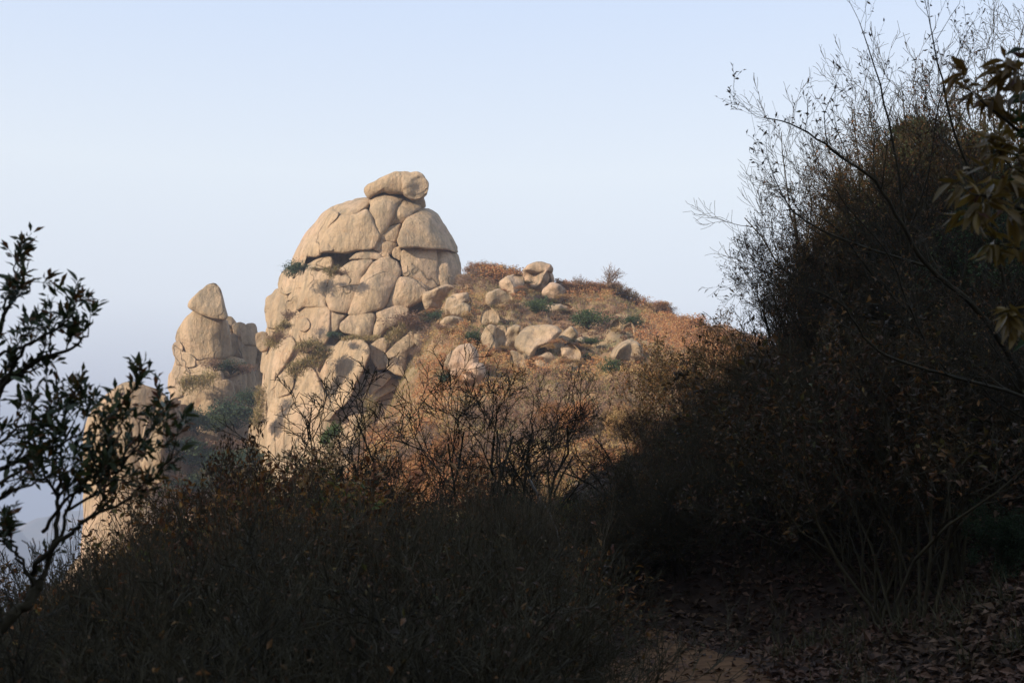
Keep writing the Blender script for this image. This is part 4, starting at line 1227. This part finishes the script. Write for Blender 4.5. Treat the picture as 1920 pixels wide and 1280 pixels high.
# dark bare trees whose long limbs arch over the right bank
for rx, ry, dd_, lms, lb in (
    (2010, 1000, 8.0, [([(1985, 800), (1914, 742), (1789, 708), (1695, 680), (1632, 646), (1586, 580), (1539, 549), (1460, 530)], .017, .003), ([(1789, 708), (1740, 650), (1700, 560), (1660, 470), (1600, 400), (1545, 330)], .009, .003)], 'black limb arching low and level across the dark bank to the left'),
    (1975, 1010, 9.0, [([(1935, 800), (1900, 680), (1830, 580), (1740, 500), (1690, 420), (1640, 340), (1565, 285), (1500, 240), (1440, 222)], .032, .003), ([(1740, 500), (1640, 470), (1560, 440), (1490, 400), (1450, 330)], .013, .003), ([(1900, 680), (1880, 520), (1840, 380), (1790, 250), (1760, 120), (1740, 30)], .018, .003)], 'dark forked tree whose tips reach furthest left into the sky'),
    (1800, 1020, 11.0, [([(1790, 900), (1770, 760), (1720, 600), (1700, 450), (1680, 300), (1650, 160), (1612, 40)], .034, .003), ([(1720, 600), (1640, 520), (1580, 440), (1530, 400)], .014, .003), ([(1700, 450), (1740, 330), (1760, 200), (1800, 90)], .012, .003)], 'upright dark tree whose twigs rise near the top of the sky'),
):
    root = at(float(rx), float(ry), dd_)
    root[2] = float(terrain(root[0], root[1])) - .05
    lm = []
    for q, (pts, ra, rb) in enumerate(lms):
        L_ = L3(pts, (dd_, dd_ - .8))
        lm.append((([root] + L_) if q == 0 else L_, ra, rb, .3 if q == 0 else .1))
    leafy_tree(root, lb, lm, None, None, M_DARKBR, .045, cap=0, seed=rx, name='tree', twig_every=.17, per=(0, 1), twig_len=.36, up=.3, tl=2, trad=.007)

# ------------------------------------------------------------------ pine on the bank
def pine_mesh(seed, h=3.0, n=46, mat=M_PINE, L=.12):
    r = np.random.default_rng(seed); t = Tree(seed)
    t.grow((0, 0, -.1), (0, 0, 1), h, .05, 0, 0, up=.2, jit=.08, nseg=8)
    for i in range(n):
        f = .25 + .72 * i / n; az = i * 2.4
        q = np.array([0, 0, h * f])
        t.grow(q, (math.cos(az), math.sin(az), .35), (1.05 - f) * h * .55 * r.uniform(.7, 1.2), .012, 1, 2, up=.12, jit=.15, nseg=4, kids=(3, 5), ratio=.5, ang=(.4, .8), rmin=.003)
    P, D = [], []
    for p, d, lev in t.tips:
        for _ in range(12):
            P.append(p + r.normal(size=3) * .03); D.append(unit(d * .7 + r.normal(size=3) * .8 + [0, 0, .2]))
    v, f_ = leaf_faces(np.array(P), np.array(D), r.normal(size=(len(P), 3)), L * r.uniform(.7, 1.2, len(P)), L * .16, curl=.02)
    V, Fq = t.wood()
    return make_mesh('trunk', V, [(Fq, 0)], [M_BARK]), make_mesh('needles', v, [(f_, 0)], [mat], smooth=False)

pw_, pn_ = pine_mesh(77)
for px, top, d, lb in ((1735, 210, 19.0, 'dark green pine showing between the bare branches at upper right'), (1850, 240, 22.0, 'second pine deeper behind the large leaves at upper right')):
    x = (px - 960) / F_PX * d; y = d; z = float(terrain(x, y))
    s = (at(float(px), float(top), d)[2] - z) / 3.0
    e = empty('pine_tree', (x, y, z), lb, 'tree')
    e.scale = (s, s, s)
    obj('trunk', pw_, e); q = obj('needles', pn_, e); q['kind'] = 'stuff'

# ------------------------------------------------------------------ far shrubs (single meshes with twig and leaf materials)
def far_shrub(seed, h, wid, mat, nleaf, L, twigmat=M_FTWIG, nst=9, bare=.0, lean=0):
    r = np.random.default_rng(seed); t = Tree(seed)
    for s in range(nst):
        az = s * 2.4; th = r.uniform(.1, .9)
        d = (math.cos(az) * math.sin(th), math.sin(az) * math.sin(th), math.cos(th))
        t.grow((0, 0, -.15), d, h * .62 * r.uniform(.7, 1.1), .03, 0, 2, up=.1, jit=.2, nseg=4, kids=(3, 5), ratio=.6, rmin=.010)
    V, Fq = t.wood()
    tips = [q for q in t.tips if q[2] == 2]
    idx = r.integers(0, len(tips), nleaf)
    P = np.array([tips[i][0] for i in idx]) + r.normal(size=(nleaf, 3)) * h * .07
    k = wid / (2 * max(np.percentile(np.abs(P[:, :2]), 90), .1))
    P[:, :2] *= k; V[:, :2] *= k
    D = r.normal(size=(nleaf, 3)); N = r.normal(size=(nleaf, 3))
    LL = L * r.uniform(.6, 1.3, nleaf)
    v, f = leaf_faces(P, D, N, LL, LL * .6, curl=.12)
    VV, Fs = join([(V, Fq, 0), (v, f, 1)])
    me = make_mesh('shrub', VV, Fs, [twigmat, mat], smooth=False)
    return me

FS = {
    'russet': [far_shrub(201 + i, 2.0, 2.2, M_RUSSET, 1000, .17) for i in range(3)],
    'ochre': [far_shrub(211 + i, 1.9, 2.0, M_ORANGE, 900, .16) for i in range(2)],
    'dry': [far_shrub(221 + i, 1.9, 2.2, M_TAN, 650, .14) for i in range(2)],
    'olive': [far_shrub(231 + i, 1.4, 2.0, M_OLIVE, 800, .14) for i in range(2)],
    'green': [far_shrub(241 + i, 2.0, 2.3, M_GREEN, 2000, .17, M_TWIG) for i in range(2)],
    'pine': [far_shrub(251 + i, 2.2, 2.2, M_PINE, 2000, .16, M_TWIG) for i in range(2)],
    'bare': [far_shrub(261 + i, 2.2, 2.2, M_TAN, 60, .10, nst=14) for i in range(2)],
}


def far_plant(kind, px, py, w_px, h_px, label, group=None, d=None, name='bush'):
    """px,py: foot in the photo; size in pixels"""
    if d is None:
        d = float(hit(px, py, 50)[0])
        if not np.isfinite(d): d = 166.0
    P = at(float(px), float(py), d)
    me = random.choice(FS[kind])
    o = obj(name, me, None, P)
    base_w = 2.2; base_h = 1.9
    o.scale = (w_px * d / F_PX / base_w,) * 2 + (h_px * d / F_PX / base_h,)
    o.rotation_euler.z = random.uniform(0, 6.28)
    return tag(o, label, 'bush', group)

GREENS = [
    ('green', 1100, 616, 52, 44, 'largest round green bush on the open upper slope', None),
    ('green', 1186, 612, 32, 26, 'blue green bush near the right end of the upper slope', None),
    ('green', 888, 645, 26, 32, 'small round green bush left of the pillar boulders', None),
    ('pine', 818, 602, 36, 22, 'flat dark green bush under the wedge boulder', None),
    ('green', 1010, 588, 34, 36, 'dark green bush below the pink capped boulder', None),
    ('green', 1106, 648, 30, 18, 'low green bush right of the thin slab', None),
    ('green', 1148, 700, 32, 34, 'bright green bush left of the round dome boulder', None),
    ('olive', 1075, 712, 66, 34, 'wide yellow green bush below the sloping boulder', None),
    ('pine', 838, 724, 34, 30, 'dark pine bush left of the rough boulder', None),
    ('pine', 1104, 676, 18, 16, 'tiny dark bush under the small bright rock face', None),
    ('pine', 551, 520, 34, 34, 'pine bush growing on the left shoulder of the tall peak', 158.5),
    ('pine', 626, 634, 24, 15, 'small dark bush on the ledge across the tall peak', 154.5),
    ('green', 602, 662, 20, 16, 'dark bush in the dry grass of the peak\'s lower ledge', 153.5),
    ('dry', 585, 668, 60, 24, 'brown brush on the lower ledge of the tall peak', 153.8),
    ('dry', 520, 640, 36, 26, 'brown brush at the left flank of the tall peak', 156.5),
    ('olive', 536, 615, 24, 20, 'olive bush on the left flank of the tall peak', 156.3),
    ('dry', 541, 600, 26, 28, 'dry reddish bush on the left flank of the tall peak', 156.4),
    ('dry', 765, 612, 80, 38, 'wide brown brush against the right foot of the tall peak', 155.0),
    ('dry', 640, 516, 30, 14, 'dry tuft on the ledge above the rock pillars', 158.0),
    ('olive', 596, 508, 26, 12, 'olive tuft on the left end of the ledge', 158.0),
    ('pine', 432, 700, 44, 30, 'dark bush on the shoulder of the left spire', 174.0),
    ('dry', 404, 694, 50, 30, 'brown bush under the body of the left spire', 173.5),
    ('dry', 455, 700, 40, 28, 'brown bush under the two stacked blocks', 174.0),
    ('olive', 372, 712, 34, 20, 'olive bush at the front of the spire pedestal', 172.5),
    ('dry', 350, 725, 30, 22, 'brown bush at the left corner of the spire pedestal', 172.0),
    ('pine', 445, 800, 74, 54, 'broad dark green bush below the spire pedestal', 172.0),
    ('green', 405, 808, 54, 44, 'mid green bush left of the broad dark one', 170.5),
    ('pine', 370, 812, 44, 50, 'dark green bush at the left below the spire pedestal', 169.5),
    ('pine', 468, 762, 40, 40, 'dark bush in the shaded gully beside the main cliff', 173.0),
    ('green', 382, 880, 64, 60, 'grey green bush right of the rock blade', 167.0),
    ('dry', 430, 850, 70, 46, 'brown bush in the gully below the green bushes', 168.0),
    ('olive', 440, 905, 70, 50, 'olive bush low in the gully', 165.0),
    ('green', 350, 930, 50, 50, 'green bush beside the foot of the rock blade', 164.0),
    ('pine', 470, 880, 44, 46, 'dark bush at the left foot of the main cliff', 160.0),
    ('olive', 484, 800, 24, 46, 'olive bush clinging to the left edge of the main cliff', 158.0),
    ('dry', 335, 905, 34, 30, 'dry bush at the right foot of the rock blade', 163.0),
]
for k, px, py, w_, h_, lb, d in GREENS:
    far_plant(k, px, py, w_, h_, lb, d=d)
for p, d, lb in FEET:
    x0_, x1_ = p[:, 0].min(), p[:, 0].max(); yb = p[:, 1].max()
    n_ = int(np.clip((x1_ - x0_) / 13, 1, 5))
    for j in range(n_):
        px = x0_ + (x1_ - x0_) * (j + .5) / n_ + random.uniform(-4, 4)
        col_b = p[np.argsort(np.abs(p[:, 0] - px))[:3], 1].max()
        k = random.choice(['russet', 'olive', 'dry', 'russet', 'ochre'])
        word = {'russet': 'russet', 'ochre': 'ochre', 'dry': 'grey brown', 'olive': 'olive'}[k]
        w_ = random.uniform(15, 24)
        far_plant(k, px, col_b + random.uniform(1, 6), w_, w_ * random.uniform(.5, .75), 'tiny %s bush at the foot of the %s' % (word, ' '.join(lb.split()[:7])), 'tiny bushes at the feet of boulders', d=d - 1.6)
for j in range(16):
    px = 345 + 150 * ((j * .618) % 1); py = 850 + 100 * ((j * .37) % 1)
    k = ['pine', 'dry', 'green', 'olive'][j % 4]
    far_plant(k, px, py, random.uniform(36, 60), random.uniform(28, 46), '%s bush in the mixed brush filling the gully under the spire' % {'pine': 'dark', 'dry': 'brown', 'green': 'green', 'olive': 'olive'}[k], 'brush filling the gully under the spire', d=166 - (py - 850) * .03)
far_plant('bare', 1142, 534, 44, 42, 'pale bare bush standing up on the skyline', d=163)
far_plant('russet', 925, 535, 66, 52, 'large russet bush on the skyline right of the peak')

cand = []
tries = 0
rr = np.random.default_rng(99)
CX = rr.uniform(640, 1420, 6500); CY = rr.uniform(500, 890, 6500)
CD = hit(CX, CY, 50, 180, 200)
for px, py, d in zip(CX, CY, CD):
    if not np.isfinite(d) or d < 55: continue
    near_b = [p for p in ALL_POLYS if abs(p[:, 0].mean() - px) < 130 and abs(p[:, 1].mean() - py) < 130]
    if any(inside(px, py - 3, p) for p in near_b): continue
    tight = any(inside(px, py - 14, p) or inside(px - 8, py - 8, p) or inside(px + 8, py - 8, p) for p in near_b)
    if any(abs(px - g[1]) < g[3] * .45 and g[2] - g[4] < py < g[2] + 6 for g in GREENS): continue
    P = at(px, py, d)
    w = rr.uniform(1.0, 1.5) if tight else rr.uniform(1.5, 2.6)
    if any((P[0] - q[0]) ** 2 + (P[1] - q[1]) ** 2 < (0.5 * (w + q[3]) * .5) ** 2 for q in cand): continue
    cand.append((P[0], P[1], P[2], w, px, py, d))
cand.sort(key=lambda c: c[6])
print('HILL SHRUBS', len(cand))
KN = SineNoise(55, 2, 14, .09, 2, .6)
def far_zone(c):
    sky_ = float(np.interp(c[4], H_PX, H_PY))
    return 0 if c[5] < sky_ + 20 else (1 if c[5] < 700 else 2)
cand.sort(key=lambda c: (far_zone(c) != 0, -c[3] / c[6]))
SKYL = None
LAND = [(870, 515, 'the right shoulder of the peak'), (1010, 530, 'the pink capped boulder'), (935, 560, 'the oval boulder'), (830, 560, 'the wedge boulder'), (850, 605, 'the flat oval stone'),
        (915, 630, 'the pillar boulders'), (1010, 650, 'the largest pale boulder'), (1065, 625, 'the cube shaped boulder'), (1100, 595, 'the largest round green bush'), (1186, 600, 'the blue green bush'),
        (1172, 660, 'the round dome boulder'), (855, 690, 'the half buried boulder'), (890, 715, 'the rough boulder'), (1075, 700, 'the yellow green bush'), (760, 660, 'the cliff groove'), (690, 780, 'the pale slabs'),
        (1142, 520, 'the pale bare bush'), (1300, 600, 'the right end of the ridge'), (905, 760, 'the tallest bare shrub'), (735, 790, 'the left bare shrub'), (1240, 520, 'the falling skyline'), (1250, 740, 'the shadow edge')]
def far_label(kind, w, px, py):
    ld = sorted(LAND, key=lambda l: (l[0] - px) ** 2 + (l[1] - py) ** 2)[0]
    dx, dy = px - ld[0], py - ld[1]
    rel = ('right of' if dx > 0 else 'left of') if abs(dx) > abs(dy) * 1.3 else ('below' if dy > 0 else 'above')
    size = 'small' if w < 1.8 else ('large' if w > 2.25 else 'middling')
    word = {'russet': 'russet', 'ochre': 'ochre', 'dry': 'grey brown', 'olive': 'olive', 'bare': 'nearly bare'}[kind]
    return '%s %s bush %s%s %s' % (size, word, 'just ' if math.hypot(dx, dy) < 32 else '', rel, ld[2])


px = 872.0
while px < 1385:
    col_y = np.arange(480, 720, 2.0)
    col_d = hit(np.full(len(col_y), px), col_y, 120, 185, 90)
    i_ = int(np.argmax(np.isfinite(col_d)))
    py, dsk = float(col_y[i_]), float(col_d[i_])
    if not (975 < px < 1045):
        k = random.choice(['russet', 'russet', 'ochre', 'dry', 'bare', 'russet'])
        wp = random.uniform(20, 36)
        o = far_plant(k, px, py + 3, wp, wp * random.uniform(.6, .95), far_label(k, wp * 165 / F_PX, px, py).replace(' bush', ' skyline bush'), 'bushes along the skyline', d=dsk - random.uniform(.2, 2.0))
    px += random.uniform(8, 13)
extra = []
for i, c in enumerate(cand):
    x, y, z, w, px, py, d = c
    zone = far_zone(c)
    v = float(KN(np.array([x, y]))) + rr.normal() * .35
    open_ = 900 < px < 1200 and 565 < py < 680
    if open_:
        k = 'olive' if v < .1 else ('dry' if v < .5 else 'russet')
        w *= .7
    else:
        v = v - .25 * (py > 690)
        k = 'russet' if v < .42 else ('ochre' if v < .85 else ('dry' if v < 1.1 else 'bare'))
        if zone == 0 and rr.random() < .25: k = 'bare'
    hgt = w * rr.uniform(.6, .95)
    if open_: hgt *= .6
    if zone == 0: hgt *= 1.15
    if i < 150:
        o = obj('bush', random.choice(FS[k]), None, (x, y, z - .1))
        o.scale = (w / 2.2, w / 2.2, hgt / 1.9)
        o.rotation_euler.z = rr.uniform(0, 6.28)
        tag(o, far_label(k, w, px, py), 'bush', 'autumn bushes on the sunlit slope')
    else:
        extra.append((x, y, z, w, hgt, k))
print('EXTRA', len(extra))

# the rest of the slope's low scrub and grass as masses
def scatter_scrub(name, label_cat, mat, n, L, hmin, hmax, sel, seed, wr=.5, upright=0.0, pts=None):
    r = np.random.default_rng(seed)
    X = r.uniform(-22, 46, n * 3); Y = r.uniform(50, 168, n * 3)
    P = np.stack([X, Y], -1)
    m = sel(X, Y, KN(P), r)
    X, Y = X[m][:n], Y[m][:n]
    nn = len(X)
    Z = terrain(X, Y) + r.uniform(hmin, hmax, nn)
    pos = np.stack([X, Y, Z], -1)
    D = r.normal(size=(nn, 3)); D[:, 2] = np.abs(D[:, 2]) + upright
    v, f = leaf_faces(pos, D, r.normal(size=(nn, 3)), L * r.uniform(.6, 1.3, nn), L * wr * r.uniform(.7, 1.2, nn), curl=.08)
    return obj(name, make_mesh(name, v, [(f, 0)], [mat], smooth=False))

g = scatter_scrub('grass', 'grass', M_GRASS, 130000, .5, -.05, .05, lambda X, Y, v, r: (v + r.normal(size=len(X)) * .5 > -.4), 301, wr=.12, upright=2.2)
tag(g, 'tan and olive dry grass covering the sunlit slope', 'grass', kind='stuff')
g = scatter_scrub('undergrowth', 'undergrowth', M_RUSSET, 90000, .17, 0, .7, lambda X, Y, v, r: ((v + r.normal(size=len(X)) * .4 < .15) & ~((X > -4) & (X < 18) & (Y > 100) & (Y < 150))), 302)
tag(g, 'low russet scrub covering the sunlit slope between the bushes', 'undergrowth', kind='stuff')
# extra shrubs joined as one mass
if extra:
    VV, FF0, FF1, o0 = [], [], [], 0
    parts = []
    r = np.random.default_rng(303)
    for (x, y, z, w, hgt, k) in extra[:900]:
        n = 150
        u = r.normal(size=(n, 3)); u /= np.linalg.norm(u, axis=1)[:, None]
        P = u * (r.uniform(.4, 1, (n, 1)) ** .5) * np.array([w * .5, w * .5, hgt * .5]) + np.array([x, y, z + hgt * .45])
        v, f = leaf_faces(P, r.normal(size=(n, 3)), r.normal(size=(n, 3)), (.2 * r.uniform(.6, 1.2, n)), .12, curl=.1)
        parts.append((v, f, 0 if k == 'russet' else 1 if k == 'ochre' else 2))
    V, Fs = join(parts)
    g = obj('shrubbery', make_mesh('shrubbery', V, Fs, [M_RUSSET, M_ORANGE, M_TAN], smooth=False))
    tag(g, 'mass of smaller autumn bushes filling in the lit slope', 'shrubbery', kind='stuff')

# ------------------------------------------------------------------ grass tufts on the rock ledges
def tuft_strip(name, pts, dd, n, L, mat, label, spread=3.0, cat='grass'):
    r = np.random.default_rng(len(label) + n)
    P = np.array(pts, float)
    t = r.uniform(0, len(P) - 1, n); i = np.minimum(t.astype(int), len(P) - 2); f = (t - i)[:, None]
    q = P[i] * (1 - f) + P[i + 1] * f + r.normal(size=(n, 2)) * spread
    base = at(q[:, 0], q[:, 1], np.full(n, dd) + r.uniform(-.8, .8, n))
    D = r.normal(size=(n, 3)) * .6 + np.array([0, -.3, .9])
    v, fc = leaf_faces(base, D, r.normal(size=(n, 3)), L * r.uniform(.5, 1.3, n), L * .16, curl=.15)
    o = base.mean(0)
    tag(obj(name, make_mesh(name, v - o, [(fc, 0)], [mat], smooth=False), None, o), label, cat, kind='stuff')

tuft_strip('grass', [(560, 655), (590, 650), (610, 668), (585, 680), (560, 690), (545, 700)], 153.2, 2600, .7, M_GRASS, 'dry grass on the lower ledge of the tall peak', 6)
tuft_strip('grass', [(640, 638), (665, 634), (692, 636), (708, 634)], 152.8, 700, .5, M_GRASS, 'dry grass in the level crack across the tall peak', 2)
tuft_strip('grass', [(606, 508), (625, 512), (632, 505), (618, 520)], 157.6, 600, .5, M_GRASS, 'dry grass on the ledge above the pillars', 3)
tuft_strip('grass', [(728, 640), (745, 625), (760, 615)], 155.5, 800, .6, M_GRASS, 'dry grass right of the groove in the tall peak', 5)
tuft_strip('grass', [(505, 640), (515, 650), (520, 625), (540, 605)], 157.2, 900, .6, M_GRASS, 'dry grass on the left flank of the tall peak', 5)
tuft_strip('grass', [(605, 830), (620, 815), (635, 806)], 152.0, 900, .7, M_GGRASS, 'bright green grass patch at the foot of the cliff', 5)
tuft_strip('grass', [(355, 735), (345, 715), (380, 722), (400, 706)], 171.2, 1300, .7, M_GRASS, 'dry grass on the spire pedestal', 7)
tuft_strip('grass', [(490, 730), (487, 770), (480, 800)], 157.0, 900, .7, M_GRASS, 'dry grass along the left edge of the main cliff', 5)
tuft_strip('grass', [(690, 750), (700, 770), (680, 800), (670, 830)], 153.5, 900, .6, M_GRASS, 'dry grass on the pale slabs below the groove', 6)

# ------------------------------------------------------------------ leaf litter and near grass
def litter():
    r = np.random.default_rng(401)
    n = 70000
    d = r.uniform(2.2 ** .5, 30 ** .5, n * 2) ** 2
    px = r.uniform(850, 2050, n * 2)
    X = (px - 960) / F_PX * d; Y = d
    pc = np.interp(Y, PATH_Y, PATH_X)
    off = X - pc
    keep = (np.abs(off) > .55) | (r.random(n * 2) < .26 + .7 * np.clip((Y - 9.6) / 1.2, 0, 1))
    dens = np.clip(.35 + .5 * np.clip(off, 0, 2), 0, 1)
    keep &= r.random(n * 2) < dens
    X, Y = X[keep][:n], Y[keep][:n]; m = len(X)
    Z = terrain(X, Y) + r.uniform(.004, .035, m)
    D = r.normal(size=(m, 3)); D[:, 2] *= .35
    N = r.normal(size=(m, 3)) * .45 + np.array([-.25, 0, 1])
    L = r.uniform(.05, .115, m)
    v, f = leaf_faces(np.stack([X, Y, Z], -1), D, N, L, L * r.uniform(.35, .6, m), curl=.14)
    tag(obj('fallen_leaves', make_mesh('fallen_leaves', v, [(f, 0)], [M_LITTER], smooth=False)), 'brown fallen leaves carpeting the bank right of the path', 'fallen leaves', kind='stuff')
litter()


def near_grass():
    r = np.random.default_rng(402)
    V = []
    cs = []
    for _ in range(520):
        d = r.uniform(3, 24); px = r.uniform(900, 1900)
        X = (px - 960) / F_PX * d; pc = float(np.interp(d, PATH_Y, PATH_X))
        if abs(X - pc) < .75: continue
        cs.append((X, d))
    cs = np.array(cs)
    k = 26
    X = np.repeat(cs[:, 0], k) + r.normal(size=len(cs) * k) * .07; Y = np.repeat(cs[:, 1], k) + r.normal(size=len(cs) * k) * .07
    n = len(X)
    pos = np.stack([X, Y, terrain(X, Y) - .01], -1)
    D = r.normal(size=(n, 3)) * .45 + np.array([0, 0, 1.0])
    L = r.uniform(.10, .34, n)
    v, f = leaf_faces(pos, D, r.normal(size=(n, 3)), L, .007, curl=.2)
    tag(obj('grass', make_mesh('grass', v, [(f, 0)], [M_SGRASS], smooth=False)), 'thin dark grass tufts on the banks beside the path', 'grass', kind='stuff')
near_grass()

# ------------------------------------------------------------------ haze
hm = bpy.data.materials.new('haze'); hm.use_nodes = True
hnt = hm.node_tree; hnt.nodes.clear()
ho = hnt.nodes.new('ShaderNodeOutputMaterial'); hv_ = hnt.nodes.new('ShaderNodeVolumePrincipled')
hv_.inputs['Color'].default_value = (.52, .60, .74, 1)
hv_.inputs['Density'].default_value = 0.00045
hv_.inputs['Anisotropy'].default_value = 0.0
hnt.links.new(hv_.outputs[0], ho.inputs['Volume'])
x0, x1, y0, y1, z0, z1 = -4400, 4400, -1900, 4400, -445, 62
V = [(x, y, z) for z in (z0, z1) for y in (y0, y1) for x in (x0, x1)]
Fh = [(0, 2, 3, 1), (4, 5, 7, 6), (0, 1, 5, 4), (2, 6, 7, 3), (0, 4, 6, 2), (1, 3, 7, 5)]
tag(obj('haze', make_mesh('haze', V, [(Fh, 0)], [hm], smooth=False)), 'thin pale haze filling the air over the valley', 'haze', kind='stuff')
print('TRIS', sum(len(m.polygons) for m in bpy.data.meshes))
